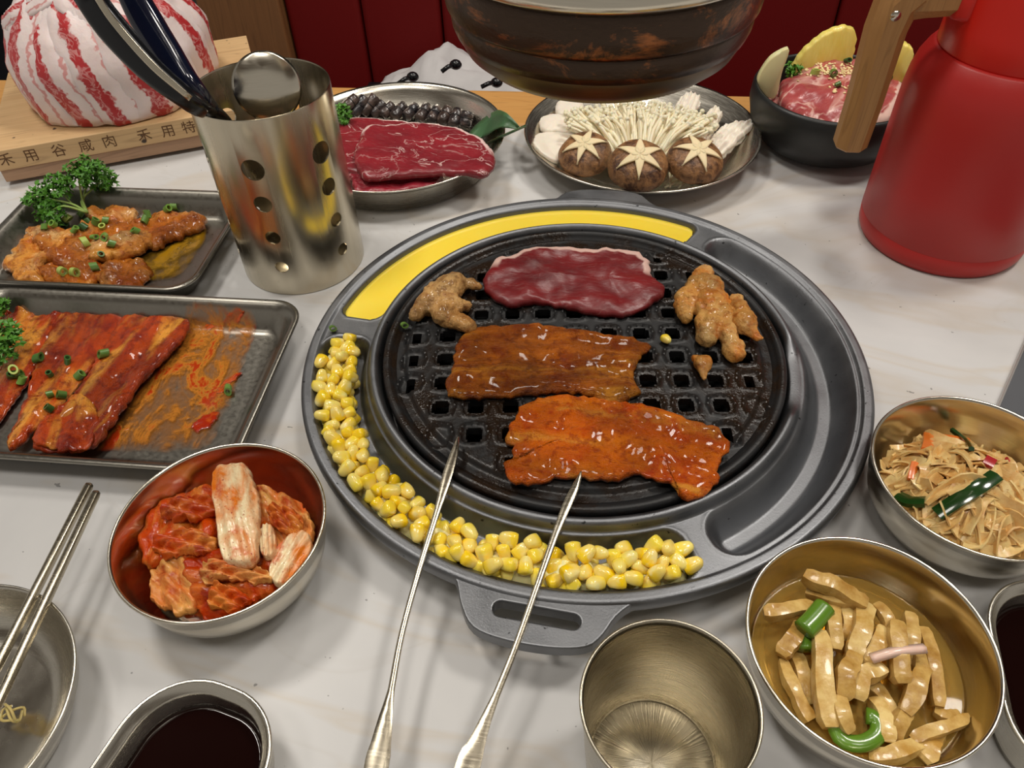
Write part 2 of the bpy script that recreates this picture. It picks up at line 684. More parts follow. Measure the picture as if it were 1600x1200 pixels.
M_DARKMETAL = m_plain('slate_grey_surface', S(86, 88, 92), 0.35, 0.04, 100, 0.0)
M_FLOOR = m_plain('grey_floor_tile', S(92, 92, 88), 0.5, 0.1, 8, 0.1)
M_PIT = m_plain('soot_and_dark', S(10, 9, 9), 0.9, 0.1, 60, 0.2)  # black colour stands in for the darkness inside the grill plate's holes
M_INK = m_plain('burnt_ink', S(96, 64, 34), 0.7, 0.05, 100, 0.0)

# ================================================================== setting
floor = mk('floor', *box(-3.2, 3.2, -1.2, 3.2, -0.77, -0.75), M_FLOOR, smooth=False)
tag(floor, 'grey tiled floor of the restaurant below the table', 'floor', kind='structure')
wall = mk('wall_back', *box(-3.2, 3.2, 3.2, 3.26, -0.75, 1.9), m_plain('dark_wall', S(46, 42, 40), 0.7, 0.1, 10, 0.1), smooth=False)
tag(wall, 'dark back wall of the restaurant behind the red booth', 'wall', kind='structure')

ceil = mk('ceiling', *box(-3.2, 3.2, -2.6, 3.2, 1.9, 1.95), m_plain('dim_ceiling', S(120, 108, 96), 0.8, 0.05, 6, 0.0), smooth=False)
tag(ceil, 'plain dim ceiling above the dining table', 'ceiling', kind='structure')
tb = thing('dining_table', 'white marble dining table with a wooden back edge', 'table', (0, 0, -0.75))
bevel(mk('marble_top', *box(-0.95, 0.95, -0.62, 0.368, 0.722, 0.75), M_MARBLE, tb, smooth=False), 0.002)
bevel(mk('wooden_edge', *box(-0.95, 0.95, 0.368, 0.448, 0.718, 0.7505), M_EDGE, tb, smooth=False), 0.004, 3)
bevel(mk('pedestal', *join(box(-0.3, 0.3, -0.08, 0.0, 0.03, 0.722), box(-0.45, 0.45, -0.35, 0.27, 0.0, 0.03)), M_POST, tb, smooth=False), 0.004)

# opposite booth: padded backrest panels and a seat
YB = 1.06
bs = thing('booth_bench', 'dark red leather booth bench with vertical seams beyond the table', 'bench', (0.2, YB, -0.75))
px_seams = [454, 570, 692, 880, 1100, 1300, 1490, 1700]
xs = [w(p, 60, YB).x - 0.2 for p in px_seams]
for a, b in zip(xs, xs[1:]):
    V, F = box(a + 0.001, b - 0.001, 0.0, 0.10, 0.0, 0.95)
    bevel(mk('backrest_panel', V, F, M_LEATHER, bs), 0.012, 4)
bevel(mk('seat_cushion', *box(xs[0], xs[-1], -0.46, 0.0, 0.30, 0.42), M_LEATHER, bs), 0.02, 4)
mk('seat_base', *box(xs[0], xs[-1], -0.42, 0.0, 0.0, 0.30), M_POST, bs, smooth=False)
pa, pb = w(324, 10, YB + 0.02), w(451, 10, YB + 0.02)
post = mk('wooden_post', *box(0, pb.x - pa.x - 0.002, -0.04, 0.12, 0, 1.15), M_POST, None, (pa.x, YB + 0.02, -0.75), smooth=False)
bevel(post, 0.004)
tag(post, 'brown wooden upright panel at the end of the red booth', 'post')
dk = thing('dark_bench', 'black bench in the shade behind the wooden board', 'bench', (-1.45, 1.0, -0.75))
bevel(mk('seat', *box(-0.55, 0.36, -0.3, 0.3, 0.0, 0.5), M_BLACK, dk, smooth=False), 0.02, 3)
bevel(mk('backrest', *box(-0.55, 0.36, 0.3, 0.4, 0.0, 1.0), M_BLACK, dk, smooth=False), 0.02, 3)

# white jacket heaped on the bench
cl0 = w(700, 120, YB - 0.12)


RIDGE = []
for k in range(24):
    q = k / 23
    px = 588 + 284 * q
    py = [(588, 136), (620, 120), (655, 104), (675, 86), (700, 80), (722, 88), (760, 104), (800, 120), (840, 128), (872, 134)]
    for (a, b), (c, d) in zip(py, py[1:]):
        if a <= px <= c: yy = b + (d - b) * (px - a) / (c - a)
    RIDGE.append(max(0.01, w(px, yy - 6, YB - 0.13).z + 0.33))


def cloth():
    n, m = 46, 26
    V, F = [], []
    x0, x1 = w(588, 120, YB - 0.12).x, w(872, 120, YB - 0.12).x
    for j in range(m):
        for i in range(n):
            u, v = i / (n - 1), j / (m - 1)
            x = x0 + (x1 - x0) * u
            y = YB - 0.30 + 0.27 * v
            f = u * (len(RIDGE) - 1)
            k = min(int(f), len(RIDGE) - 2)
            hump = RIDGE[k] + (RIDGE[k + 1] - RIDGE[k]) * (f - k)
            h = hump * (math.sin(PI / 2 * min(v / 0.62, 1)) ** 0.6) * (1 if v < 0.75 else 1 - (v - 0.75) * 1.2)
            fold = abs(fractal(x * 11, y * 14 + 3, 2.0, 2))
            h -= 0.05 * fold * (h / 0.2)
            V.append((x - cl0.x, y - cl0.y, h))
    for j in range(m - 1):
        for i in range(n - 1):
            F.append([j * n + i, j * n + i + 1, (j + 1) * n + i + 1, (j + 1) * n + i])
    return V, F


ck = thing('white_jacket', 'crumpled white jacket with black cords heaped on red bench', 'jacket', (cl0.x, cl0.y, -0.33))
cv = mk('fabric', *cloth(), M_CLOTH, ck)
sd = cv.modifiers.new('thickness', 'SOLIDIFY')
sd.thickness = 0.004
for (ax, ay), (bx_, by_) in (((622, 131), (645, 120)), ((690, 112), (712, 101)), ((752, 136), (776, 129))):
    p, q = w(ax, ay, YB - 0.27), w(bx_, by_, YB - 0.25)
    o = ck.location
    dc = mk('drawcord', *tube([p - o, (p + q) / 2 - o + Vector((0, -0.004, 0.004)), q - o], 0.0035), M_BLACK, ck)
    mk('cord_stop', *ball(q - o, 0.010, 0.008, 0.008), M_BLACK, dc)
pbx = w(589, 120, YB - 0.06)
bx1 = thing('black_pouch', 'small black box on the red bench beside the white jacket', 'box', (pbx.x, pbx.y - 0.02, -0.33))
bevel(mk('body', *box(-0.016, 0.016, -0.02, 0.02, 0, 0.075), M_BLACK, bx1, smooth=False), 0.003)
bevel(mk('lid', *box(-0.018, 0.018, -0.022, 0.022, 0.062, 0.08), M_BLACK, bx1, smooth=False), 0.003)

# ================================================================== grill surround
RC = 0.1655


def tr_sdf(r, th, a0, a1, hw, rc, cr):
    mid, half = R((a0 + a1) / 2), R((a1 - a0) / 2) * rc
    d = (th - mid + PI) % (2 * PI) - PI
    qx, qy = abs(r - rc) - (hw - cr), abs(d * rc) - (half - cr)
    return math.hypot(max(qx, 0), max(qy, 0)) + min(max(qx, qy), 0) - cr


def sst(x):
    x = min(max(x, 0.0), 1.0)
    return x * x * (3 - 2 * x)


EGG = (59.5, 172.0, 0.0168, 0.1640, 0.011)
CORN = (178.5, 293.5, 0.0172, 0.1640, 0.012)
DEEP = (-62.5, 54.5, 0.0165, 0.1630, 0.0160)
Z0 = 0.028


def top_z(r, th):
    z = Z0
    if r > 0.1815: z += 0.002 * sst((r - 0.1815) / 0.0015)
    if r > 0.188: z -= 0.003 * ((r - 0.188) / 0.002) ** 2
    dg = math.degrees(th)
    dg = (dg + 180) % 360 - 180
    k = 1 - math.exp(-(((dg + 7) / 13.0) ** 6))
    ring = math.sqrt(max(0.0, 1 - ((r - 0.1414) / 0.0042) ** 2))
    z += (0.0066 * k + 0.0008) * ring
    if r < 0.1374: z -= 0.012 * sst((0.1374 - r) / 0.002)
    for (a0, a1, hw, rc, cr), dep, soft in ((EGG, 0.012, 0.0045), (CORN, 0.014, 0.006), (DEEP, 0.016, 0.0135)):
        d = tr_sdf(r, th, a0, a1, hw, rc, cr)
        if d < 0.0016:
            z += 0.0006 * math.exp(-(d / 0.0009) ** 2)
        if d < 0: z -= dep * sst(-d / soft)
    return z


def surround():
    NT = 720
    rs = [0.1352, 0.1362, 0.1370] + [0.1374 + 0.0008 * i for i in range(14)] + [0.1486 + 0.001 * i for i in range(40)] + [0.1892, 0.190]
    V, F = [], []
    for r in rs:
        for k in range(NT):
            th = 2 * PI * k / NT
            V.append((r * math.cos(th), r * math.sin(th), top_z(r, th)))
    under = [(0.1902, 0.0245), (0.1895, 0.0215), (0.185, 0.019), (0.178, 0.011), (0.165, 0.003), (0.150, 0.0), (0.138, 0.0), (0.1345, 0.004), (0.1345, 0.012)]
    for r, z in under:
        for k in range(NT):
            th = 2 * PI * k / NT
            V.append((r * math.cos(th), r * math.sin(th), z))
    n = len(rs) + len(under)
    for i in range(n):
        j = (i + 1) % n
        for k in range(NT):
            k2 = (k + 1) % NT
            F.append([i * NT + k, i * NT + k2, j * NT + k2, j * NT + k])
    return V, F


gs = thing('grill_surround', 'round cast aluminium grill surround with troughs and handles', 'grill pan', (0, 0, 0))
mk('trough_ring', *surround(), M_CAST, gs)


def arc(r, a0, a1, n=14):
    return [(r * math.cos(R(a0 + (a1 - a0) * k / n)), r * math.sin(R(a0 + (a1 - a0) * k / n))) for k in range(n + 1)]


def sm2(pts, n=40):
    return [(p.x, p.y) for p in smooth_path([(a, b, 0) for a, b in pts], n)]


front = sm2([(-0.070, -0.171), (-0.060, -0.180), (-0.055, -0.194), (-0.047, -0.206), (-0.030, -0.2115), (-0.008, -0.2135), (0.010, -0.2115), (0.018, -0.205), (0.025, -0.194), (0.034, -0.186), (0.048, -0.180)])
a_e, a_s = math.degrees(math.atan2(-0.180, 0.048)), math.degrees(math.atan2(-0.171, -0.070))
outer = front + arc(0.1825, a_e, a_s)
s0, s1 = Vector((-0.034, -0.1945)), Vector((0.003, -0.1985))
ang = math.atan2((s1 - s0).y, (s1 - s0).x)
slot = [(s1.x + 0.0042 * math.cos(ang + t), s1.y + 0.0042 * math.sin(ang + t)) for t in [(-PI / 2 + PI * k / 8) for k in range(9)]] + \
       [(s0.x + 0.0042 * math.cos(ang + t), s0.y + 0.0042 * math.sin(ang + t)) for t in [(PI / 2 + PI * k / 8) for k in range(9)]]
bevel(mk('handle', *prism(outer, [slot], 0.0195, 0.0285), M_CAST, gs, smooth=False), 0.0012, 3, 30)
tab = sm2([(-0.042, 0.181), (-0.030, 0.188), (-0.022, 0.198), (-0.010, 0.2035), (0.012, 0.205), (0.034, 0.203), (0.044, 0.198), (0.052, 0.187), (0.066, 0.174)])
a_e, a_s = math.degrees(math.atan2(0.174, 0.066)), math.degrees(math.atan2(0.181, -0.042))
bevel(mk('handle', *prism(tab + arc(0.1825, a_e, a_s), [], 0.0195, 0.0285), M_CAST, gs, smooth=False), 0.0015, 3, 30)
mk('burner_pan', *lathe([(0, 0.003), (0.128, 0.003), (0.133, 0.006), (0.133, 0.012), (0.131, 0.012), (0.126, 0.006), (0, 0.006)], 64), M_PIT, gs)

# ================================================================== grill plate
gp = thing('grill_plate', 'round black cast iron grill plate with square holes', 'grill plate', (0, 0, 0.014), R(5))
PITCHG = 0.0221
ZP = 0.0185


def plate():
    o = Matrix.Rotation(R(-5), 2) @ Vector((0.0674, -0.0496))
    fx, fy = o.x % PITCHG, o.y % PITCHG
    nst = 22
    st = PITCHG / nst
    N = int(0.128 / st) + 2
    hole, bd, tri = {}, {}, {}
    vid, V, F = {}, [], []

    def cell(x, y):
        cx = round((x - fx) / PITCHG) * PITCHG + fx
        cy = round((y - fy) / PITCHG) * PITCHG + fy
        return cx, cy, x - cx, y - cy

    def hz(x, y):
        r = math.hypot(x, y)
        z = ZP + 0.0022 * (1 - (r / 0.128) ** 2)
        cx, cy, lx, ly = cell(x, y)
        rr = math.hypot(cx, cy)
        m = max(abs(lx), abs(ly)) + 0.25 * min(abs(lx), abs(ly))
        if rr < 0.121:
            z += 0.0012 * math.exp(-((m - 0.0088) / 0.0008) ** 2)
            if m < 0.0085: z -= 0.0006
            if rr > 0.109: z -= 0.0010 * sst((0.0080 - m) / 0.002)
        if r > 0.1185: z -= 0.0030 * sst((r - 0.1185) / 0.003)
        return z
    X0 = fx - PITCHG / 2
    Y0 = fy - PITCHG / 2
    n0 = int(0.14 / PITCHG) * nst

    def vert(i, j):
        if (i, j) not in vid:
            x, y = X0 + i * st, Y0 + j * st
            vid[(i, j)] = len(V)
            V.append((x, y, hz(x, y)))
        return vid[(i, j)]
    for i in range(-n0 - nst, n0 + 2 * nst):
        for j in range(-n0 - nst, n0 + 2 * nst):
            x, y = X0 + (i + 0.5) * st, Y0 + (j + 0.5) * st
            r = math.hypot(x, y)
            if r > 0.1300: continue
            cx, cy, lx, ly = cell(x, y)
            rr = math.hypot(cx, cy)
            a, b = abs(lx) / st, abs(ly) / st
            if rr < 0.109:
                if a < 5.5 and b < 5.5 and not (a > 4 and b > 4): continue
            elif rr < 0.119:
                if a < 2.6 and b < 4.6: continue
            F.append([vert(i, j), vert(i + 1, j), vert(i + 1, j + 1), vert(i, j + 1)])
    bm = bmesh.new()
    vs = [bm.verts.new(v) for v in V]
    for f in F: bm.faces.new([vs[k] for k in f])
    be = [e for e in bm.edges if len(e.link_faces) == 1]
    ex = bmesh.ops.extrude_edge_only(bm, edges=be)
    nv = [e for e in ex['geom'] if isinstance(e, bmesh.types.BMVert)]
    bmesh.ops.translate(bm, vec=(0, 0, -0.006), verts=nv)
    bm.verts.index_update()
    V2 = [tuple(v.co) for v in bm.verts]
    F2 = [[v.index for v in f.verts] for f in bm.faces]
    bm.free()
    return V2, F2


po = mk('perforated_disc', *plate(), M_IRON, gp)
sharp(po, 40)
mk('plate_rim', *lathe([(0.1260, 0.010), (0.1260, ZP - 0.0030), (0.1282, ZP - 0.0025), (0.1296, ZP + 0.0002), (0.1312, ZP + 0.0016), (0.1335, ZP + 0.0018), (0.1350, ZP + 0.0006),
                        (0.1354, ZP - 0.002), (0.1346, 0.010), (0.1260, 0.010)], 160), M_IRON, gp)
ZG = 0.014 + ZP + 0.0022

# ================================================================== egg, cream, corn


def trough_pool(a0, a1, r0, r1, z, amp=0.0, na=120, nr=10, endr=0.008, base=None):
    V, F = [], []
    for i in range(na + 1):
        a = R(a0 + (a1 - a0) * i / na)
        s = min(i, na - i) / na * R(a1 - a0) * 0.166
        cut = (endr - math.sqrt(max(0, endr ** 2 - (endr - min(s, endr)) ** 2)))
        for k in range(nr + 1):
            t = k / nr
            r = r0 + cut + (r1 - r0 - 2 * cut) * t
            e = min(t, 1 - t) * 2
            zz = z + (amp * fractal(r * 160 * math.cos(a), r * 160 * math.sin(a), 3.0, 3) if amp else 0)
            if base is not None: zz = base + (zz - base) * min(1, e * 2.2, s / 0.006 + 0.1)
            V.append((r * math.cos(a), r * math.sin(a), zz))
    n = nr + 1
    for i in range(na):
        for k in range(nr):
            F.append([i * n + k, i * n + k + 1, (i + 1) * n + k + 1, (i + 1) * n + k])
    off = len(V)
    V += [(x, y, (base if base is not None else z) - 0.003) for x, y, _ in V]
    F += [[q + off for q in f][::-1] for f in F]
    rim = [i * n for i in range(na + 1)] + [na * n + k for k in range(1, n)] + [i * n + nr for i in range(na - 1, -1, -1)] + [k for k in range(nr - 1, 0, -1)]
    for a, b in zip(rim, rim[1:] + rim[:1]): F.append([a, b, b + off, a + off])
    return V, F


ME = Mat('beaten_egg', sss=0.3, sss_scale=0.004, rough=0.16, coat=0.3, coat_rough=0.1)
ME.set(color=ME.mix(ME.noise(ME.coords(), 30, 3), S(255, 214, 52), S(255, 226, 92)))
egg = mk('beaten_egg', *trough_pool(60.2, 171.3, 0.1486, 0.1792, 0.0236, 0.0, endr=0.010), ME.m)
tag(egg, 'pale yellow beaten egg filling the curved trough of the grill surround', 'egg')
MC = Mat('corn_cream', sss=0.3, sss_scale=0.004, rough=0.3)
MC.set(color=MC.mix(MC.noise(MC.coords(), 60, 3), S(244, 232, 150), S(250, 240, 190)))
MC.bump(MC.noise(MC.coords(), 260, 3), 0.5, 0.001)
cream = mk('cream_dressing', *trough_pool(181.5, 292, 0.1575, 0.1800, 0.0255, 0.006, base=0.0140), MC.m)
tag(cream, 'creamy pale dressing under the corn in the grill trough', 'dressing', kind='stuff')

MK = Mat('corn_kernel', sss=0.25, sss_scale=0.003, rough=0.2, coat=0.4, coat_rough=0.12)
kx = MK.node('ShaderNodeSeparateXYZ', _0=MK.coords((1, 1, 1), False)).outputs[0]
rk = MK.node('ShaderNodeObjectInfo').outputs['Random']
yel = MK.mix(rk, S(255, 212, 18), S(255, 228, 80))
tip = MK.ramp(MK.math('ADD', MK.math('MULTIPLY', kx, 110.0), MK.math('MULTIPLY', MK.noise(MK.coords(), 300, 2), 0.35)), [(-0.0, 1.0), (0.38, 0.0)])
crm = MK.ramp(MK.noise(MK.coords(), 130, 2), [(0.58, 0.0), (0.68, 0.55)])
MK.set(color=MK.mix(crm, MK.mix(MK.math('MULTIPLY', tip, 0.35), yel, S(246, 236, 180)), S(250, 240, 180)))


def kernel():
    bm = bmesh.new()
    bmesh.ops.create_cube(bm, size=2)
    bmesh.ops.subdivide_edges(bm, edges=bm.edges[:], cuts=3, use_grid_fill=True)
    for v in bm.verts:
        p = v.co.copy()
        s = p.normalized()
        q = p.lerp(s * 1.15, 0.72)
        tp = 0.80 + 0.20 * q.x
        q.y *= tp
        q.z *= (0.86 + 0.14 * q.x)
        if q.x > 0.7: q.x -= 0.10 * (1 - min(1, q.y * q.y + q.z * q.z))
        v.co = Vector((q.x * 0.0050, q.y * 0.0045, q.z * 0.0036))
    me = bpy.data.meshes.new('corn_kernel')
    bm.to_mesh(me)
    bm.free()
    me.polygons.foreach_set('use_smooth', [True] * len(me.polygons))
    me.materials.append(MK.m)
    return me


KM = kernel()
placed = []
tries = 0
while len(placed) < 204 and tries < 40000:
    tries += 1
    a = 180.5 + 112.0 * rnd.random()
    frac = (a - 180) / 113
    lo = 0.1560 if frac < 0.14 or frac > 0.68 else 0.1590
    r = lo + (0.1775 - lo) * (rnd.random() ** 0.75)
    if frac < 0.06 and r > 0.172: continue
    if frac > 0.97 and not (0.159 < r < 0.174): continue
    x, y = r * math.cos(R(a)), r * math.sin(R(a))
    z = 0.0180 + (0.002 if r > 0.174 else 0)
    for (qx, qy, qz) in placed:
        d = math.hypot(x - qx, y - qy)
        if d < 0.0080: z = max(z, qz + math.sqrt(max(0, 0.0068 ** 2 - (d * 0.88) ** 2)))
    if z > 0.0300 + 0.003 * rnd.random(): continue
    if z > 0.0265 and min(abs(x + 0.0725), abs(x - (0.003 - 0.242 * (-0.116 - y)))) < 0.0085: continue
    placed.append((x, y, z))
for (x, y, z) in placed:
    o = bpy.data.objects.new('corn_kernel', KM)
    col.objects.link(o)
    o.location = (x, y, z)
    o.rotation_euler = (rnd.uniform(-0.9, 0.9), rnd.uniform(-0.9, 0.9), rnd.uniform(0, 6.28))
    s = rnd.uniform(0.92, 1.15)
    o.scale = (s, s * rnd.uniform(0.9, 1.05), s)
    tag(o, 'yellow corn kernel among the creamy corn in the grill trough', 'corn', 'corn kernels in the grill trough')
p = g(1041, 530, ZG + 0.003)
o = bpy.data.objects.new('corn_kernel', KM)
col.objects.link(o)
o.location = p
o.rotation_euler = (0.2, 0.1, 2.2)
o.scale = (0.75, 0.75, 0.75)
tag(o, 'single stray corn kernel lying on the black grill plate', 'corn')

# ================================================================== meat on the grill


def G(px, z):
    return [g(a, b, z) for a, b in px]


M_SEAR = m_beef('raw_beef_on_grill', S(132, 32, 34), S(94, 20, 24), S(218, 182, 170), 1, 0.02, 0.10, 0.36, 30, 0.2)
beef = slab('beef_slice', G([(761, 436), (776, 410), (799, 406), (844, 393), (900, 395), (986, 399), (1012, 414), (1020, 440), (1039, 457), (1024, 477), (975, 498), (919, 494), (844, 479), (799, 483), (772, 472), (756, 455)], ZG),
            0.006, M_SEAR, ZG + 0.001, amp=0.0025, freq=55, wob=0.002, seed=1, edge=0.2)
tag(beef, 'raw dark red beef slice with white fat edge on the grill plate', 'meat')
M_PORK1 = m_marinade('browned_marinated_pork', S(190, 104, 22), S(124, 58, 8), S(212, 142, 44), S(120, 44, 4), (0.5, 3.2, 1), 0.24, 0.7, 0.8)
M_PORK2 = m_marinade('orange_marinated_pork', S(222, 118, 16), S(196, 82, 6), S(228, 164, 62), S(186, 58, 2), (0.6, 2.6, 1), 0.24, 0.6, 0.8)
k1 = slab('pork_slice', G([(727, 526), (750, 517), (825, 513), (900, 521), (1009, 541), (1005, 560), (994, 575), (990, 592), (997, 609), (990, 624), (956, 635), (907, 620), (862, 618), (769, 626), (712, 626), (699, 609), (709, 575), (712, 549)], ZG),
          0.0045, M_PORK1, ZG + 0.001, amp=0.0022, freq=60, wob=0.003, seed=2, edge=0.2,
          ripple=lambda u, v: 0.0022 * math.exp(-((v + 0.75) / 0.2) ** 2) + 0.0012 * math.sin(v * 9 + u * 2))
tag(k1, 'browned marinated pork slice in the middle of the grill plate', 'meat')
k2 = slab('pork_slice', G([(790, 729), (798, 713), (792, 688), (806, 655), (835, 630), (880, 622), (930, 628), (996, 640), (1074, 661), (1136, 692), (1132, 713), (1120, 729), (1124, 750), (1103, 774), (1070, 787), (1054, 766), (1029, 754), (996, 748), (950, 754), (889, 750), (847, 758), (806, 758), (792, 746)], ZG),
          0.0048, M_PORK2, ZG + 0.001, amp=0.003, freq=75, wob=0.0035, seed=3, edge=0.2,
          ripple=lambda u, v: 0.0014 * math.sin(v * 8 + u * 5))
tag(k2, 'bright orange marinated pork slice under the tong tip on the grill', 'meat')

M_CHK = m_marinade('cooked_chicken', S(232, 176, 96), S(214, 142, 62), S(238, 200, 132), S(214, 116, 28), (1, 1, 1), 0.3, 0.6, 0.5, 40)
M_CHK2 = m_marinade('browned_chicken', S(206, 156, 90), S(180, 122, 60), S(222, 180, 118), S(146, 86, 34), (1, 1, 1), 0.3, 0.6, 0.5, 40)


def GT(tubes, z):
    return [([g(a, b, z + dz) for a, b, dz in pts], rr) for pts, rr in tubes]


zc = ZG + 0.004
c1 = blob('chicken_piece', GT([([(650, 492, 0), (668, 475, 0.001), (690, 460, 0.003), (716, 442, 0.002), (748, 448, 0)], [0.005, 0.0085, 0.0105, 0.006, 0.0035]),
                               ([(680, 455, 0.002), (705, 475, 0.003), (728, 478, 0.001)], [0.009, 0.009, 0.005]),
                               ([(690, 490, 0.001), (712, 500, 0.002), (738, 512, 0)], [0.008, 0.0095, 0.0055])], zc), M_CHK2, g(695, 480, ZG), 0.0011, lump=0.45, seed=1)
tag(c1, 'browned chicken piece at the edge of the grill beside raw beef', 'meat')
c2 = blob('chicken_piece', GT([([(1100, 425, 0), (1095, 450, 0.003), (1075, 470, 0.003), (1070, 495, 0.001)], [0.006, 0.010, 0.009, 0.006]),
                               ([(1110, 450, 0.004), (1108, 485, 0.004), (1104, 528, 0.001)], [0.010, 0.0105, 0.0065]),
                               ([(1122, 460, 0.003), (1128, 500, 0.002), (1150, 552, 0)], [0.009, 0.0085, 0.0055])], zc), M_CHK, g(1105, 490, ZG), 0.0011, lump=0.45, seed=5)
tag(c2, 'large golden chicken piece with finger-like strips on the grill plate', 'meat')
c3 = blob('chicken_piece', GT([([(1150, 468, 0.001), (1158, 495, 0.003), (1172, 512, 0.002), (1186, 528, 0)], [0.0055, 0.008, 0.0075, 0.0045])], zc), M_CHK, g(1168, 500, ZG), 0.0011, lump=0.45, seed=9)
tag(c3, 'narrow golden chicken strip lying by the rim of the grill plate', 'meat')
c4 = blob('chicken_piece', GT([([(1088, 560, 0), (1098, 568, 0.001), (1104, 562, 0)], [0.0035, 0.0055, 0.003]), ([(1098, 570, 0), (1100, 590, 0)], [0.0055, 0.0035])], zc), M_CHK, g(1098, 575, ZG), 0.001, lump=0.35, seed=12)
tag(c4, 'small golden scrap of chicken alone on the grill plate', 'meat')
# ================================================================== tongs lying over the surround
def tz(y):
    return 0.0318 + (y + 0.180) * 0.10


def on_tong(px, py):
    z = 0.04
    for _ in range(12): z = tz(g(px, py, z).y)
    return g(px, py, z)


hinge = Vector((-0.078, -0.45, tz(-0.45)))
tg = thing('serving_tongs', 'long thin steel tongs resting across the grill surround', 'tongs', (hinge.x, hinge.y, 0.0))
for pts, wd in (([(716, 684), (711, 705), (700, 740), (683, 800), (655, 890), (628, 990), (612, 1075), (603, 1120), (592, 1180), (588, 1200)],
                 [0.0006, 0.0022, 0.0030, 0.0017, 0.0015, 0.0015, 0.0016, 0.0036, 0.0056, 0.0056]),
                ([(908, 738), (900, 760), (888, 785), (868, 835), (838, 920), (806, 1010), (778, 1080), (757, 1130), (738, 1180), (730, 1200)],
                 [0.0006, 0.0022, 0.0026, 0.0019, 0.0016, 0.0016, 0.0018, 0.0030, 0.0052, 0.0056])):
    P = [on_tong(a, b) for a, b in pts]
    P += [P[-1].lerp(hinge, 0.5), hinge]
    wd = wd + [0.0056, 0.0056]
    P = [q - Vector(tg.location) for q in P]
    n = 60
    SP = smooth_path(P, n)
    L = [0]
    for a, b in zip(P, P[1:]): L.append(L[-1] + (b - a).length)
    sc = []
    for i in range(n):
        s = L[-1] * i / (n - 1)
        j = 0
        while j < len(L) - 2 and L[j + 1] < s: j += 1
        t = (s - L[j]) / (L[j + 1] - L[j])
        sc.append((wd[j] + (wd[j + 1] - wd[j]) * t, 1))
    sec = [(1, -0.0007), (1, 0.0007), (0.5, 0.0013), (-0.5, 0.0013), (-1, 0.0007), (-1, -0.0007), (-0.5, -0.0004), (0.5, -0.0004)]
    V, F = sweep(SP, sec, scale=sc)
    sharp(mk('tong_arm', V, F, m_steel_tongs, tg), 40)
mk('hinge', *tube([(0, -0.002, 0.0002), (0, -0.002, hinge.z + 0.005)], 0.008, 16), m_steel_tongs, tg)


# ================================================================== steel side bowls
def steel_bowl(name, label, x, y, group=None, r=0.0565, h=0.045):
    t = thing(name, label, 'bowl', (x, y, 0), 0, group)
    k = r / 0.0565
    prof = [(0, 0.001), (0.026 * k, 0.001), (0.030 * k, 0.0), (0.037 * k, 0.0022), (0.0460 * k, 0.0095), (0.0520 * k, 0.0190), (0.0552 * k, 0.0320), (0.0562 * k, h - 0.0022), (0.0572 * k, h - 0.0014), (0.0575 * k, h - 0.0003),
            (0.0570 * k, h + 0.0005), (0.0560 * k, h + 0.0004), (0.0553 * k, h - 0.0012), (0.0539 * k, 0.0320), (0.0507 * k, 0.0195), (0.0450 * k, 0.0110), (0.0362 * k, 0.0048), (0.028 * k, 0.0032), (0.015 * k, 0.0027), (0, 0.0026)]
    mk('shell', *lathe(prof, 128), m_steel, t)
    return t


BOWL_IN = [(0, 0.0026), (0.015, 0.0027), (0.028, 0.0032), (0.0362, 0.0048), (0.0450, 0.0110), (0.0507, 0.0195), (0.0539, 0.0320), (0.0553, 0.0438)]
KB = Vector((-0.190, -0.168))
PB = Vector((0.143, -0.2044))
TB = Vector((0.2245, -0.0976))
steel_bowl('side_dish_bowl', 'steel bowl holding red kimchi beside the meat tray', KB.x, KB.y)
steel_bowl('side_dish_bowl', 'steel bowl of pickled radish strips in amber brine', PB.x, PB.y)
steel_bowl('side_dish_bowl', 'steel bowl of shredded tofu skin beside the grill', TB.x, TB.y)

# ---- kimchi


def m_kimchi(name, white, red, deep, amount, stretch=(0.8, 2.0, 1)):
    M = Mat(name, coat=0.35, coat_rough=0.06, spec=0.25)
    v = M.coords(stretch)
    v1 = M.coords()
    f = M.noise(v, 34, 5, 0.62, 0.6)
    c = M.mix(M.ramp(f, [(amount - 0.10, 1.0), (amount + 0.10, 0.0)]), white, red)
    c = M.mix(M.ramp(M.noise(v1, 70, 4, 0.65), [(0.54, 0.0), (0.66, 0.85)]), c, deep)
    fleck = M.ramp(M.noise(v1, 520, 2), [(0.66, 0.0), (0.70, 0.8)])
    c = M.mix(fleck, c, S(150, 24, 8))
    M.set(color=c, rough=M.ramp(M.noise(v1, 150, 3), [(0.3, 0.12), (0.7, 0.34)]))
    M.bump(M.math('ADD', M.noise(v, 120, 4), M.math('MULTIPLY', M.noise(v1, 400, 3), 0.5)), 0.6, 0.0018)
    return M.m


K_WHITE = m_kimchi('kimchi_stem', S(236, 216, 172), S(216, 116, 26), S(198, 76, 6), 0.48)
K_RED = m_kimchi('kimchi_red_leaf', S(212, 132, 54), S(194, 66, 4), S(150, 34, 2), 0.54)
K_DEEP = m_kimchi('kimchi_deep_leaf', S(202, 108, 40), S(172, 50, 2), S(128, 26, 2), 0.56)
K_PINK = m_kimchi('kimchi_pale_leaf', S(222, 164, 90), S(202, 84, 12), S(166, 44, 4), 0.50)


def bowl_floor(bx, by, lift=0.0):
    def f(x, y):
        d = math.hypot(x - bx, y - by)
        return lift + 0.004 + (0.030 * ((d - 0.034) / 0.020) ** 2 if d > 0.034 else 0)
    return f


def heap(bx, by, top, rad):
    def f(x, y):
        d = math.hypot(x - bx, y - by) / rad
        return top * max(0.0, 1 - d * d * 0.75)
    return f


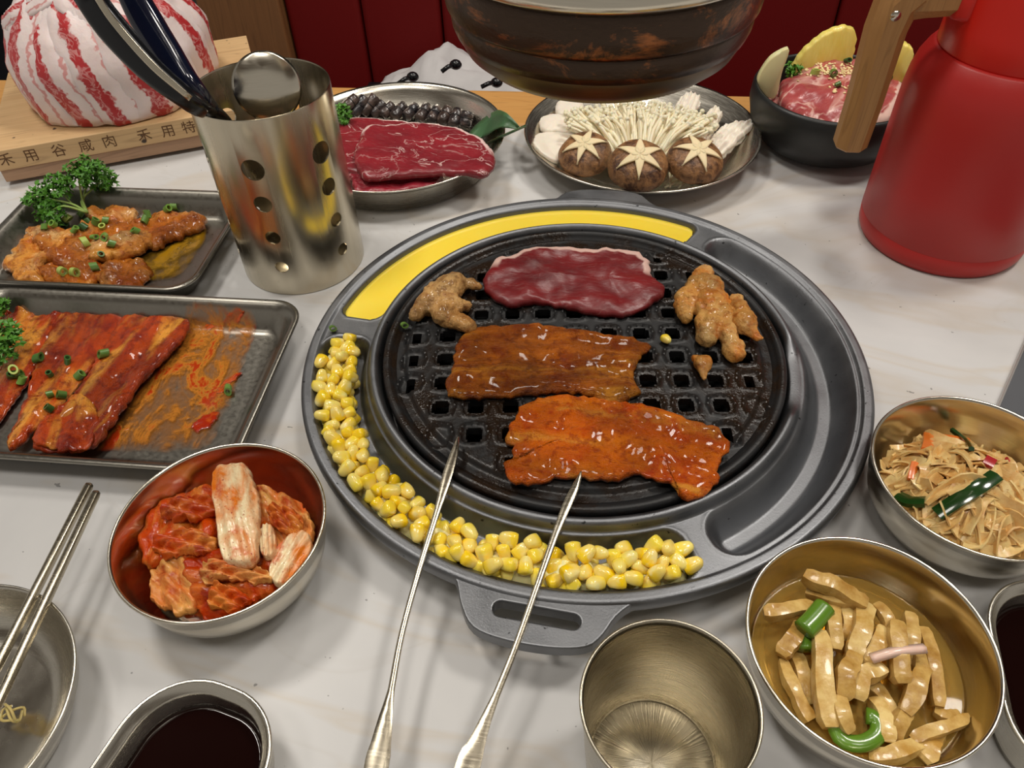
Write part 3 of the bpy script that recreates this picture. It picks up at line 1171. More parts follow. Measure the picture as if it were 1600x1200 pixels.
kz = heap(KB.x + 0.005, KB.y, 0.012, 0.05)
KL = [([(222, 820), (262, 780), (330, 770), (400, 780), (460, 790), (486, 840), (470, 885), (430, 920), (370, 950), (320, 958), (262, 945), (236, 905)], 0.012, K_DEEP, 0.0125, 'deep red kimchi leaves at the bottom of the kimchi heap'),
      ([(217, 815), (258, 772), (312, 758), (342, 765), (348, 830), (336, 868), (300, 882), (252, 880), (230, 888), (214, 850)], 0.0045, K_RED, 0.023, 'broad red kimchi leaf coated in chili paste'),
      ([(405, 766), (452, 776), (482, 802), (490, 838), (478, 862), (452, 872), (428, 858), (412, 850), (406, 806)], 0.0040, K_PINK, 0.025, 'pink kimchi leaf folded beside the white cabbage stem'),
      ([(482, 836), (486, 868), (464, 896), (442, 916), (424, 908), (428, 872), (452, 846)], 0.0040, K_WHITE, 0.028, 'short pale kimchi stem by the rim of the kimchi bowl'),
      ([(294, 882), (342, 866), (402, 878), (432, 888), (438, 916), (402, 942), (352, 962), (318, 966), (300, 932)], 0.0045, K_DEEP, 0.024, 'crumpled dark red kimchi leaf at the foot of the heap'),
      ([(234, 896), (260, 878), (296, 878), (312, 920), (302, 955), (262, 952), (240, 940)], 0.0040, K_PINK, 0.022, 'small pale orange kimchi leaf with ruffled edges'),
      ([(250, 790), (300, 776), (334, 786), (340, 812), (300, 820), (262, 812)], 0.0035, K_DEEP, 0.030, 'dark chili coated leaf scrap on the broad red kimchi leaf'),
      ([(240, 846), (290, 836), (340, 846), (342, 868), (296, 874), (250, 868)], 0.0035, K_RED, 0.029, 'narrow red leaf fold across the kimchi heap'),
      ([(318, 892), (370, 884), (420, 896), (416, 912), (366, 908), (322, 914)], 0.0035, K_PINK, 0.031, 'ribbed pale leaf fold on the dark kimchi leaf'),
      ([(424, 800), (456, 796), (474, 818), (462, 838), (432, 830)], 0.0035, K_RED, 0.031, 'red leaf scrap on the pink kimchi leaf'),
      ([(412, 838), (430, 834), (436, 862), (424, 880), (412, 874)], 0.0040, K_WHITE, 0.030, 'tiny white stem end beside the long cabbage stem'),
      ([(334, 916), (372, 922), (396, 934), (366, 952), (332, 946)], 0.0030, K_RED, 0.031, 'small red leaf fold at the front of the kimchi'),
      ([(336, 736), (362, 730), (386, 730), (402, 764), (411, 802), (409, 850), (401, 886), (374, 890), (350, 876), (343, 820), (335, 772)], 0.0040, K_WHITE, 0.035, 'long white cabbage stem smeared with chili on top of kimchi')]
for i, (pts, th, mt, zb, lab) in enumerate(KL):
    ph = i * 1.7
    if mt is K_WHITE: rp = lambda u, v: 0.0030 * (1 - v * v) + 0.0006 * math.sin(v * 14)
    else: rp = lambda u, v, ph=ph: 0.0042 * abs(math.sin(2.2 * u + 3.6 * v + ph)) + 0.0022 * abs(math.sin(7 * v - 3 * u + ph)) - 0.003
    o = slab('kimchi_piece', G(pts, zb + 0.008), th, mt, zb, zf=kz if zb > 0.02 else None, amp=0.0022 if mt is not K_WHITE else 0.0012, freq=60, wob=0.0022 if mt is not K_WHITE else 0.0008, seed=20 + i, edge=0.10, nr=16, n=130, ripple=rp)
    fit_round(o, KB, BOWL_IN)
    tag(o, lab, 'kimchi')
MKL = Mat('kimchi_juice', rough=0.08, coat=0.5, sss=0.1, sss_scale=0.003)
MKL.set(color=MKL.mix(MKL.noise(MKL.coords(), 60, 3), S(190, 70, 20), S(160, 44, 12)))
jz = mk('kimchi_juice', *lathe([(0, 0.0032), (0.028, 0.0038), (0.0362, 0.0056), (0.0410, 0.0092), (0.036, 0.0092), (0, 0.0092)], 64), MKL.m, None, (KB.x, KB.y, 0))
tag(jz, 'thin orange kimchi juice pooled under the kimchi', 'sauce')

# ---- pickled radish
ML = Mat('amber_brine', rough=0.05, trans=0.75, ior=1.33, color=S(242, 200, 104))
br = mk('amber_brine', *lathe([(0, 0.0032), (0.028, 0.0037), (0.0358, 0.0053), (0.0445, 0.0115), (0.0498, 0.0192), (0.0490, 0.0187), (0, 0.0187)], 96), ML.m, None, (PB.x, PB.y, 0))
tag(br, 'clear amber brine around the pickled radish', 'brine')
MR = Mat('pickled_radish', sss=0.08, sss_scale=0.003, coat=0.3, coat_rough=0.08, rough=0.3, spec=0.3)
vr = MR.coords((1, 1, 1))
rr0 = MR.node('ShaderNodeObjectInfo').outputs['Random']
MR.set(color=MR.mix(MR.ramp(MR.noise(vr, 90, 5, 0.65), [(0.35, 0.0), (0.65, 1.0)]), MR.mix(rr0, S(226, 200, 134), S(198, 160, 88)), MR.mix(rr0, S(190, 148, 72), S(152, 108, 42))))
MR.bump(MR.noise(vr, 260, 3), 0.35, 0.001)
M_CHILI = m_plain('green_chili', S(88, 126, 34), 0.25, 0.35, 60, 0.1, coat=0.3)
M_ONION = m_plain('onion_sliver', S(228, 194, 178), 0.25, 0.08, 60, 0.1, sss=0.3, sss_scale=0.004, coat=0.4)


def zoomed(pts):
    return [(1000 + 0.5 * a, 600 + 0.5 * b) for a, b in pts]


PSEC = [(1, -0.9), (1.06, 0.0), (0.94, 0.86), (0, 0.98), (-0.94, 0.86), (-1.06, 0.0), (-1, -0.9), (0, -0.95)]
radish = [([(512, 596), (600, 632), (705, 690)], 0.0042, 0.036), ([(520, 650), (600, 680), (690, 690)], 0.003, 0.030), ([(386, 716), (460, 706), (545, 700)], 0.0036, 0.031), ([(600, 694), (608, 760), (612, 832)], 0.0036, 0.031),
          ([(560, 776), (568, 900), (596, 1076)], 0.0044, 0.030), ([(446, 866), (482, 960), (532, 1052)], 0.0034, 0.024), ([(640, 692), (652, 740), (650, 800)], 0.0034, 0.027), ([(706, 696), (690, 770), (670, 852)], 0.0050, 0.031),
          ([(800, 746), (812, 850), (820, 938)], 0.0046, 0.034), ([(884, 766), (915, 880), (932, 1010)], 0.0034, 0.028), ([(736, 690), (772, 740), (786, 806)], 0.0032, 0.030), ([(882, 846), (872, 940), (826, 1030)], 0.0046, 0.029),
          ([(756, 884), (706, 910), (678, 986)], 0.0040, 0.030), ([(616, 976), (628, 1030), (656, 1088)], 0.0038, 0.029), ([(668, 846), (636, 910), (632, 984)], 0.0046, 0.030), ([(1028, 1044), (940, 1076), (850, 1114)], 0.0030, 0.025),
          ([(918, 1020), (950, 1036), (1000, 1040)], 0.0028, 0.024), ([(716, 1160), (800, 1156), (884, 1124)], 0.0036, 0.023), ([(884, 1182), (906, 1140), (934, 1096)], 0.0044, 0.020), ([(796, 1112), (812, 1060), (832, 1008)], 0.0036, 0.025),
          ([(772, 1120), (768, 1050), (726, 990)], 0.0038, 0.024), ([(500, 756), (480, 800), (440, 850)], 0.0044, 0.027), ([(760, 766), (742, 820), (700, 880)], 0.0042, 0.029), ([(470, 830), (510, 900), (540, 1000)], 0.0040, 0.020),
          ([(700, 930), (760, 980), (800, 1090)], 0.0036, 0.020), ([(840, 720), (850, 800), (846, 880)], 0.0036, 0.026)]
for i, (pts, rr, z) in enumerate(radish):
    zs = [z - 0.003, z + 0.001, z - 0.002] if i % 2 else [z, z + 0.001, z - 0.003]
    P = [g(a, b, zz) for (a, b), zz in zip(zoomed(pts), zs)]
    c = P[1].copy()
    j = lambda: Vector((rnd.uniform(-1, 1), rnd.uniform(-1, 1), rnd.uniform(-0.5, 1))) * 0.0008
    sp = smooth_path([P[0] - c, (P[0] + P[1]) / 2 - c + j(), P[1] - c + j(), (P[1] + P[2]) / 2 - c + j(), P[2] - c], 12)
    wob = [rr * (0.92 + 0.2 * fractal(i * 3.1, k * 0.35, 0, 2)) * (0.72 if k in (0, 11) else 1) for k in range(12)]
    V, F = sweep(sp, PSEC, scale=wob)
    o = sharp(mk('radish_strip', V, F, MR.m, None, c), 38)
    fit_round(o, PB, BOWL_IN)
    ln_ = (P[2] - P[0]).length
    bend = ((P[0] + P[2]) / 2 - P[1]).length / ln_
    look = ('long' if ln_ > 0.042 else 'short' if ln_ < 0.026 else 'medium length') + (' thick' if rr > 0.0041 else ' slim' if rr < 0.0035 else '') + (' curved' if bend > 0.14 else ' straight')
    tag(o, look + ' amber pickled radish strip in the bowl of brine', 'pickle', 'pickled radish strips, ' + look)
for pts, z, rr, lab in (([(512, 768), (545, 735), (578, 696)], 0.034, 0.0055, 'green chili slice leaning on the pickled radish strips'), ([(496, 770), (512, 800), (516, 830)], 0.026, 0.0045, 'green chili end tucked below the chili slice in brine'),
                        ([(604, 1050), (630, 1110), (690, 1124), (742, 1096), (740, 1050), (706, 1036)], 0.025, 0.0040, 'curled green chili ring at the front of the pickle bowl')):
    P = [g(a, b, z) for a, b in zoomed(pts)]
    c = P[0].copy()
    V, F = sweep(smooth_path([q - c for q in P], 16), circle_sec(1, 12), scale=[(rr, rr * 0.75)] * 16)
    tag(mk('chili_slice', V, F, M_CHILI, None, c), lab, 'chili')
P = [g(a, b, z) for (a, b), z in zip(zoomed([(722, 858), (800, 836), (892, 826)]), (0.036, 0.038, 0.037))]
V, F = sweep(smooth_path([q - P[0] for q in P], 12), [(0.002, 0), (0, 0.001), (-0.002, 0), (0, -0.001)], scale=[1.3] * 12)
tag(mk('onion_sliver', V, F, M_ONION, None, P[0]), 'pale pink onion sliver on top of the pickled radish', 'onion')

# ---- tofu skin shreds
MT = Mat('tofu_skin', sss=0.2, sss_scale=0.004, coat=0.35, coat_rough=0.15, rough=0.35)
vt = MT.coords()
MT.set(color=MT.mix(MT.ramp(MT.noise(vt, 90, 4), [(0.35, 0.0), (0.7, 1.0)]), S(244, 212, 146), S(212, 156, 80)))
MT.bump(MT.noise(vt, 420, 3), 0.4, 0.0008)
M_CARROT = m_plain('carrot', S(222, 112, 26), 0.3, 0.15, 90, 0.2, sss=0.2, sss_scale=0.003, coat=0.3)
M_GREEN = m_plain('dark_green_pepper', S(30, 62, 22), 0.15, 0.4, 70, 0.1, coat=0.6)
M_REDCH = m_plain('red_chili', S(176, 44, 48), 0.2, 0.2, 70, 0.1, coat=0.6)
hc = Vector((TB.x - 0.004, TB.y - 0.008))


def heap_z(x, y):
    d = math.hypot(x - hc.x, y - hc.y) / 0.046
    return 0.017 + 0.029 * max(0, 1 - d * d)


mt0 = slab('tofu_skin_bed', [(TB.x + 0.036 * math.cos(k * PI / 8), TB.y + 0.036 * math.sin(k * PI / 8)) for k in range(16)], 0.012, MT.m, 0.006, zf=lambda x, y: (heap_z(x, y) - 0.017) * 0.8, amp=0.004, freq=120, wob=0.003, seed=77, drop=0.0)
tag(mt0, 'packed mass of tofu skin shreds under the loose strips', 'tofu skin', kind='stuff')
for i in range(150):
    while True:
        a, rr = rnd.uniform(0, 6.283), 0.044 * math.sqrt(rnd.random())
        x, y = hc.x + rr * math.cos(a), hc.y + rr * math.sin(a)
        if math.hypot(x - TB.x, y - TB.y) < 0.046: break
    h = rnd.uniform(0, 6.283)
    ln = rnd.uniform(0.020, 0.046)
    curl = rnd.uniform(-1.9, 1.9)
    pts = []
    lift = rnd.uniform(0.000, 0.005)
    for k in range(5):
        t = k / 4 - 0.5
        hh = h + curl * t
        px, py = x + ln * t * math.cos(hh), y + ln * t * math.sin(hh)
        d = math.hypot(px - TB.x, py - TB.y)
        if d > 0.0455:
            px, py = TB.x + (px - TB.x) * 0.0455 / d, TB.y + (py - TB.y) * 0.0455 / d
        pts.append(Vector((px, py, heap_z(px, py) + 0.002 + lift + 0.0035 * math.sin(k * 1.7 + i) * 0.6)))
    c = pts[2].copy()
    wdt = rnd.uniform(0.0022, 0.0040)
    V, F = sweep(smooth_path([q - c for q in pts], 12), [(wdt, -0.0005), (wdt, 0.0005), (-wdt, 0.0005), (-wdt, -0.0005)],
                 twist=[0.9 * math.sin(k * 0.35 + i) for k in range(12)])
    o = sharp(mk('tofu_skin_strip', V, F, MT.m, None, c), 40)
    tag(o, 'tan seasoned tofu skin strip in the steel bowl', 'tofu skin', 'tofu skin strips')


def strip(name, pts, wd, th, mat, label, cat, zoff=0.004):
    P = []
    for a, b, *zz in pts:
        p = g(a, b, 0.04)
        for _ in range(6): p = g(a, b, heap_z(p.x, p.y) + zoff + (zz[0] if zz else 0))
        P.append(p)
    c = P[0].copy()
    V, F = sweep(smooth_path([q - c for q in P], 12), [(wd, -th), (wd, th), (0, th * 1.8), (-wd, th), (-wd, -th)])
    return tag(sharp(mk(name, V, F, mat, None, c), 50), label, cat)


strip('carrot_strip', [(1466, 683), (1490, 686), (1514, 690)], 0.0022, 0.0010, M_CARROT, 'orange carrot strip at the back of the tofu skin heap', 'carrot', 0.009)
strip('carrot_strip', [(1450, 680), (1450, 692), (1447, 704)], 0.0028, 0.0010, M_CARROT, 'short wide orange carrot strip among the tofu skin', 'carrot', 0.009)
strip('carrot_strip', [(1430, 724), (1426, 738), (1424, 750)], 0.0022, 0.0010, M_CARROT, 'thin orange carrot strip low in the tofu skin heap', 'carrot', 0.008)
strip('pepper_strip', [(1464, 804), (1500, 780), (1530, 762), (1556, 744)], 0.0040, 0.0014, M_GREEN, 'long glossy dark green pepper strip across the tofu skin', 'pepper', 0.009)
strip('pepper_strip', [(1402, 776), (1422, 784), (1446, 784)], 0.0040, 0.0012, M_GREEN, 'short dark green pepper strip at the edge of tofu skin', 'pepper', 0.008)
strip('pepper_strip', [(1488, 672), (1508, 688), (1518, 702)], 0.0014, 0.0010, M_GREEN, 'thin dark green pepper sliver beside the back carrot strip', 'pepper', 0.010)
strip('chili_flake', [(1538, 718), (1554, 726)], 0.0034, 0.0010, M_REDCH, 'larger red chili flake on the tofu skin', 'chili', 0.009)
strip('chili_flake', [(1572, 720), (1582, 726)], 0.0026, 0.0010, M_REDCH, 'smaller red chili flake on the tofu skin', 'chili', 0.009)

# ================================================================== cup
cu = thing('drinking_cup', 'empty brushed steel drinking cup beside the grill handle', 'cup', (0.0440, -0.2545, 0))
MB = Mat('cup_bottom_steel', metal=1.0)
sx = MB.node('ShaderNodeSeparateXYZ', _0=MB.coords((1, 1, 1), False))
at = MB.math('ARCTAN2', sx.outputs[1], sx.outputs[0])
rn = MB.node('ShaderNodeTexNoise', dict(noise_dimensions='1D'), W=MB.math('MULTIPLY', at, 1.0), Scale=26.0, Detail=4.0).outputs['Fac']
MB.set(color=(0.62, 0.565, 0.45, 1), rough=MB.ramp(rn, [(0.3, 0.2), (0.7, 0.42)]))
MB.bump(rn, 0.35, 0.0006)
mk('wall', *lathe([(0.0282, 0.0), (0.0300, 0.0005), (0.0312, 0.004), (0.0335, 0.035), (0.0360, 0.072), (0.0370, 0.0738), (0.0372, 0.075), (0.0366, 0.0760), (0.0357, 0.0755), (0.0350, 0.0725), (0.0325, 0.035), (0.0302, 0.0045), (0.0294, 0.0028), (0.0282, 0.0020)], 128), m_steel_cup, cu)
mk('bottom', *lathe([(0.0290, 0.0008), (0.0290, 0.0026), (0, 0.0030)], 128), MB.m, cu)

# ================================================================== sauce dishes
MSOY = Mat('soy_sauce', color=S(20, 5, 4), rough=0.04, spec=0.35)


def sauce_dish(label, slabel, x, y, rz, hx=0.0385, hy=0.056, rr=0.034, red=0.0):
    t = thing('sauce_dish', label, 'dish', (x, y, 0), rz)
    prof = [(-0.010, 0.0005), (-0.006, 0.0), (-0.004, 0.006), (-0.001, 0.024), (0.0, 0.0265), (0.0004, 0.0283), (-0.0004, 0.0293), (-0.0016, 0.0285), (-0.0030, 0.0255), (-0.0048, 0.0250), (-0.0056, 0.0236), (-0.0070, 0.0130), (-0.010, 0.0035), (-0.014, 0.0020)]
    loops = []
    for inset, z in prof:
        loops.append([(a, b, z) for a, b in rrect(hx + inset, hy + inset, max(rr + inset, 0.004), 12)])
    mk('shell', *rings(loops, True, True), m_steel_plate, t)
    s = mk('soy_sauce', *rings([[(a, b, 0.0028) for a, b in rrect(hx - 0.0112, hy - 0.0112, rr - 0.0112, 12)], [(a, b, 0.0145) for a, b in rrect(hx - 0.0068, hy - 0.0068, rr - 0.0068, 12)],
                                [(a, b, 0.0142) for a, b in rrect(hx - 0.0090, hy - 0.0090, rr - 0.009, 12)]], True, True), MSOY.m, None, (x, y, 0), rz)
    tag(s, slabel, 'sauce')
    return t


sauce_dish('oblong steel sauce dish below the kimchi bowl', 'dark soy sauce in the dish below the kimchi bowl', -0.1735, -0.3010, R(-14))
sauce_dish('oblong steel sauce dish tucked between the tofu and radish bowls', 'dark soy sauce in the dish between tofu and radish bowls', 0.2460, -0.2080, R(-8), 0.040, 0.053)

# ================================================================== empty plate with chopsticks
pl = thing('empty_dish', 'shallow empty steel dish with chopsticks across its rim', 'dish', (-0.2997, -0.2710, 0))
mk('shell', *lathe([(0, 0.001), (0.044, 0.0), (0.056, 0.006), (0.0635, 0.020), (0.0655, 0.0285), (0.0663, 0.0292), (0.0660, 0.0302), (0.0650, 0.0300), (0.0638, 0.0285), (0.0618, 0.0200), (0.054, 0.0075), (0.043, 0.0022), (0, 0.002)], 128), m_steel_plate, pl)
for (ax, ay), (bx_, by_), lab in (((140, 757), (52, 930), 'slim steel chopstick with the longer end on the dish rim'), ((151, 769), (73, 936), 'slim steel chopstick lying beside its twin on the dish rim')):
    p0, p1 = g(ax, ay, 0.0322), g(bx_, by_, 0.0322)
    d = (p1 - p0)
    p2 = p0 + d * (0.225 / d.length)
    c = p1.copy()
    path = [p0 - c + (p2 - p0) * t for t in (0, 0.01, 0.3, 0.6, 0.97, 1.0)]
    V, F = sweep(path, rrect(1, 1, 0.5, 3), scale=[0.0018, 0.0022, 0.0022, 0.0020, 0.0018, 0.0014])
    cs = mk('chopstick', V, F, m_steel_tongs, None, c)
    tag(cs, lab, 'chopstick')
MX = m_plain('noodle_scrap', S(196, 178, 112), 0.3, 0.1, 90, 0.1, sss=0.2, sss_scale=0.003)
pp = g(22, 1118, 0.006)
parts = []
for k in range(4):
    parts.append(tube(smooth_path([(0.006 * math.cos(k * 2 + t), 0.004 * math.sin(k * 1.3 + t * 1.4), 0.001 + 0.0008 * k) for t in (0, 1, 2, 3)], 12), 0.0007, 6))
tag(mk('food_scrap', *join(*parts), MX, None, pp), 'tiny yellow food scrap left in the empty dish', 'scrap')
# ================================================================== trays
def tray(label, x0, x1, y0, y1, h=0.022):
    hx, hy = (x1 - x0) / 2, (y1 - y0) / 2
    t = thing('metal_tray', label, 'tray', ((x0 + x1) / 2, (y0 + y1) / 2, 0))
    prof = [(-0.016, 0.0), (-0.013, 0.0008), (-0.004, h - 0.004), (0.0, h - 0.0028), (0.0012, h - 0.0012), (0.0006, h), (-0.001, h + 0.0003), (-0.0045, h - 0.0015), (-0.0075, h - 0.006), (-0.0135, 0.0050), (-0.0165, 0.0030), (-0.020, 0.0024)]
    loops = [[(a, b, z) for a, b in rrect(hx + i, hy + i, 0.022 + i * 0.5, 8)] for i, z in prof]
    mk('pan', *rings(loops, True, True), m_steel_tray, t)
    return t


tray('steel tray of red marinated pork slices', -0.470, -0.2105, -0.116, 0.0455)
tray('smaller steel tray of marinated chicken with parsley', -0.505, -0.3045, 0.0525, 0.191)

T1 = tray_surface(-0.470, -0.2105, -0.116, 0.0455)
T2 = tray_surface(-0.505, -0.3045, 0.0525, 0.191)


def on_layer(pts, f, z, up, x_min=-9.0, y_min=-9.0, y_max=9.0):
    P = [on_surface(a, b, layer(f, z), up) for a, b in pts]
    return [Vector((max(p.x, x_min), min(max(p.y, y_min), y_max), p.z)) for p in P]


M_RP = m_marinade('red_marinated_pork', S(204, 80, 8), S(150, 38, 3), S(242, 170, 62), S(126, 22, 2), (0.7, 3.4, 1), 0.22, 0.8, 0.6, 24)
zt = 0.006
RP = [([(205, 470), (232, 466), (262, 480), (292, 497), (290, 518), (255, 560), (215, 602), (175, 660), (148, 694), (120, 703), (62, 705), (50, 690), (78, 654), (112, 618), (150, 560), (186, 503)], 0.010, 'red marinated pork slice beside the sauce smears on the tray'),
      ([(102, 456), (150, 465), (202, 476), (196, 506), (150, 562), (104, 620), (62, 662), (24, 696), (10, 690), (34, 636), (58, 566), (84, 500)], 0.0075, 'red marinated pork slice with a pale fat band lying mid tray'),
      ([(12, 454), (60, 459), (108, 468), (84, 520), (52, 576), (20, 626), (-22, 676), (-62, 692), (-54, 610), (-22, 528)], 0.005, 'red marinated pork slice under the scallion bits and parsley'),
      ([(-36, 478), (-14, 474), (16, 474), (-10, 520), (-36, 590), (-56, 645), (-76, 650), (-70, 560)], 0.003, 'red marinated pork slice at the far end of its tray'),
      ([(48, 682), (86, 640), (120, 612), (150, 640), (140, 690), (120, 703), (66, 706)], 0.0135, 'folded pale end of a marinated pork slice')]
for i, (pts, z, lab) in enumerate(RP):
    o = slab('pork_slice', on_layer(pts, T1, z, 0.003, -0.456, -0.1025, 0.0320), 0.0042 if i < 4 else 0.003, M_RP, z, zf=lambda x, y, z=z: layer(T1, z)(x, y) - z, amp=0.0022, freq=60, wob=0.002, seed=40 + i, edge=0.18, n=130, nr=14,
             ripple=lambda u, v: 0.0013 * math.sin(v * 7 + u * 2))
    tag(o, lab, 'meat')


def m_smear(name, a, b, lo, hi, sc, stretch, rotz):
    M = Mat(name, rough=0.18, coat=0.5, coat_rough=0.08)
    v = M.coords(stretch, True, rotz)
    f = M.noise(v, sc, 6, 0.68, 0.7)
    fine = M.noise(M.coords(), 160, 3, 0.6, 0.5)
    e = M.math('ADD', f, M.math('MULTIPLY', M.math('SUBTRACT', fine, 0.5), 0.22))
    ed = M.ramp(M.attr('edge'), [(0.0, 0.0), (0.3, 1.0)])
    k = M.math('MULTIPLY', M.ramp(e, [(lo - 0.14, 0.0), (lo - 0.08, 0.14), (lo, 0.25), (hi, 1.0)]), ed)
    M.set(color=M.mix(M.ramp(e, [(hi, 0.0), (hi + 0.06, 1.0)]), a, b), alpha=k)
    M.bump(e, 0.8, 0.002)
    return M.m


SM = m_smear('chili_marinade_smear', S(192, 122, 44), S(176, 54, 14), 0.46, 0.54, 30, (0.7, 1.3, 1), 0.0)
sm = slab('sauce_smear', on_layer([(290, 476), (350, 475), (395, 485), (400, 520), (385, 560), (365, 620), (345, 670), (320, 700), (250, 706), (170, 705), (150, 696), (190, 640), (230, 590), (280, 530)], T1, 0.0030, 0.0004), 0.0006, SM, 0.0030, zf=lambda x, y: layer(T1, 0.0030)(x, y) - 0.0030, edge=0.3, wob=0.002, seed=61)
tag(sm, 'orange marinade smeared over the bare end of the pork tray', 'sauce')
SM1 = m_smear('thick_marinade_streak', S(196, 84, 22), S(168, 40, 10), 0.42, 0.50, 40, (0.6, 1.6, 1), 0.0)
for i, (pts, lab) in enumerate([([(345, 500), (370, 480), (385, 488), (360, 508), (318, 515), (312, 508)], 'orange marinade dab at the top of the bare tray'),
                                ([(345, 640), (335, 660), (308, 676), (298, 664), (320, 648)], 'red marinade dab near the foot of the bare tray'),
                                ([(378, 580), (362, 600), (330, 632), (326, 626), (352, 594)], 'small orange marinade dab beside the tray wall')]):
    tag(slab('sauce_smear', on_layer(pts, T1, 0.0034, 0.0008), 0.0010, SM1, 0.0034, zf=lambda x, y: layer(T1, 0.0034)(x, y) - 0.0034, edge=0.3, wob=0.0025, seed=70 + i), lab, 'sauce')

# ---- scallion bits
MS = Mat('scallion', rough=0.3, coat=0.3)
MS.set(color=MS.mix(MS.node('ShaderNodeObjectInfo').outputs['Random'], S(34, 78, 40), S(112, 150, 62)))
MS2 = Mat('pale_scallion', rough=0.3, coat=0.3, color=S(168, 186, 92))


def scallion_mesh(name, mat, r, h):
    V, F = lathe([(r * 0.62, -h), (r, -h), (r, h), (r * 0.62, h), (r * 0.62, -h)], 14)
    V = [(x, y * 0.8, z + 0.25 * x) for x, y, z in V]
    me = bpy.data.meshes.new(name)
    me.from_pydata(V, [], F)
    me.polygons.foreach_set('use_smooth', [True] * len(me.polygons))
    me.set_sharp_from_angle(angle=R(40))
    me.materials.append(mat)
    return me


SC_D, SC_P = scallion_mesh('scallion', MS.m, 0.0032, 0.0026), scallion_mesh('pale_scallion', MS2.m, 0.0040, 0.0022)


def scallions(pts, z, label, group, s=1.0, pale=()):
    for i, (a, b) in enumerate(pts):
        o = bpy.data.objects.new('scallion_slice', SC_P if i in pale else SC_D)
        col.objects.link(o)
        o.location = touch(a, b, 0.0026 * s)
        o.rotation_euler = (rnd.uniform(-1.4, 1.4), rnd.uniform(-1.4, 1.4), rnd.uniform(0, 6.28))
        k = s * rnd.uniform(0.8, 1.15)
        o.scale = (k, k, k)
        lab, gr = (label, group)
        if i in pale: lab, gr = label.replace('green', 'pale green'), group + ', pale ones'
        tag(o, lab, 'scallion', gr)


scallions([(163, 556), (126, 590), (80, 620), (98, 621), (78, 641), (30, 588), (36, 598), (62, 563), (80, 588), (108, 567), (24, 581), (20, 590), (358, 613)], 0.0175, 'green scallion slice on the red marinated pork', 'scallions on the pork tray', 1.0, (10,))

# ---- chicken tray
M_RC = m_marinade('raw_marinated_chicken', S(222, 154, 66), S(190, 104, 28), S(236, 198, 134), S(170, 76, 6), (1, 1.4, 1), 0.16, 0.6, 0.6, 32)
M_RC2 = m_marinade('dark_marinated_chicken', S(204, 118, 30), S(158, 78, 18), S(224, 162, 84), S(146, 60, 4), (1, 1.4, 1), 0.15, 0.5, 0.6, 32)
CH = [([(6, 412), (14, 382), (40, 362), (80, 356), (82, 392), (64, 420), (34, 432), (8, 430)], M_RC, 0.006, 0.009, 'pale chicken piece glazed orange in the corner of its tray'),
      ([(34, 362), (62, 352), (124, 362), (126, 378), (96, 382), (74, 392)], M_RC, 0.009, 0.008, 'pale flat chicken piece beneath the scallion heap'),
      ([(78, 388), (112, 372), (142, 376), (152, 394), (128, 412), (92, 414), (76, 404)], M_RC2, 0.008, 0.010, 'dark brown glossy chicken piece mid tray'),
      ([(54, 424), (90, 410), (132, 404), (160, 416), (150, 434), (100, 440), (58, 440)], M_RC2, 0.005, 0.010, 'brown sauced chicken piece along the front of its tray'),
      ([(134, 332), (170, 325), (208, 326), (212, 340), (192, 350), (150, 348)], M_RC, 0.007, 0.010, 'pale chicken piece at the back of the tray by parsley'),
      ([(130, 388), (160, 372), (200, 362), (236, 364), (236, 378), (200, 396), (160, 404), (136, 400)], M_RC, 0.009, 0.010, 'orange chicken piece with scallions in the tray centre'),
      ([(214, 346), (250, 330), (290, 332), (318, 340), (310, 352), (270, 370), (236, 384), (212, 372)], M_RC2, 0.007, 0.010, 'dark sauced chicken piece at the tapering end of the pile'),
      ([(140, 424), (180, 404), (214, 402), (236, 420), (226, 434), (180, 441), (146, 440)], M_RC2, 0.005, 0.007, 'thin brown chicken piece near the oily sauce'),
      ([(126, 352), (176, 346), (226, 344), (224, 362), (180, 372), (134, 376)], M_RC2, 0.006, 0.009, 'brown chicken piece half hidden under the scallions')]
for i, (pts, mt, z, th, lab) in enumerate(CH):
    o = slab('chicken_piece', on_layer(pts, T2, z - 0.001, 0.005, -0.489, 0.0675, 0.1750), th * 0.8, mt, z - 0.001, zf=lambda x, y, z=z: layer(T2, z - 0.001)(x, y) - z + 0.001, amp=0.0050, freq=70, wob=0.004, seed=90 + i, edge=0.3, n=90, nr=12)
    tag(o, lab, 'meat')
SM2 = m_smear('oily_marinade', S(150, 112, 30), S(166, 122, 20), 0.47, 0.57, 28, (0.7, 1.4, 1), 0.0)
tag(slab('sauce_smear', G([(220, 400), (270, 380), (316, 350), (322, 372), (305, 400), (292, 420), (266, 436), (200, 440), (150, 438)], 0.0035), 0.0007, SM2, 0.0028, zf=lambda x, y: layer(T2, 0.0028)(x, y) - 0.0028, edge=0.3, seed=99), 'yellow oily sauce on the bare floor of the chicken tray', 'sauce')
scallions([(128, 338), (140, 344), (150, 350), (167, 348), (130, 358), (120, 362), (100, 352), (84, 354), (70, 358), (232, 338), (228, 348), (264, 330), (274, 326), (150, 374), (164, 374), (212, 364), (176, 384), (160, 400), (150, 420), (78, 336), (104, 344), (162, 358), (136, 382), (100, 428), (118, 430)], 0.021,
          'green scallion slice on the marinated chicken', 'scallions on the chicken tray', 1.05, (19, 20, 21, 22, 23, 24))

# ---- parsley
MP = Mat('parsley_leaf', rough=0.45, sss=0.1, sss_scale=0.002)
MP.set(color=MP.mix(MP.noise(MP.coords(), 160, 3), S(98, 152, 46), S(48, 106, 28)))
MPS = m_plain('parsley_stem', S(150, 176, 92), 0.4, 0.1, 60, 0.0, sss=0.2, sss_scale=0.003)


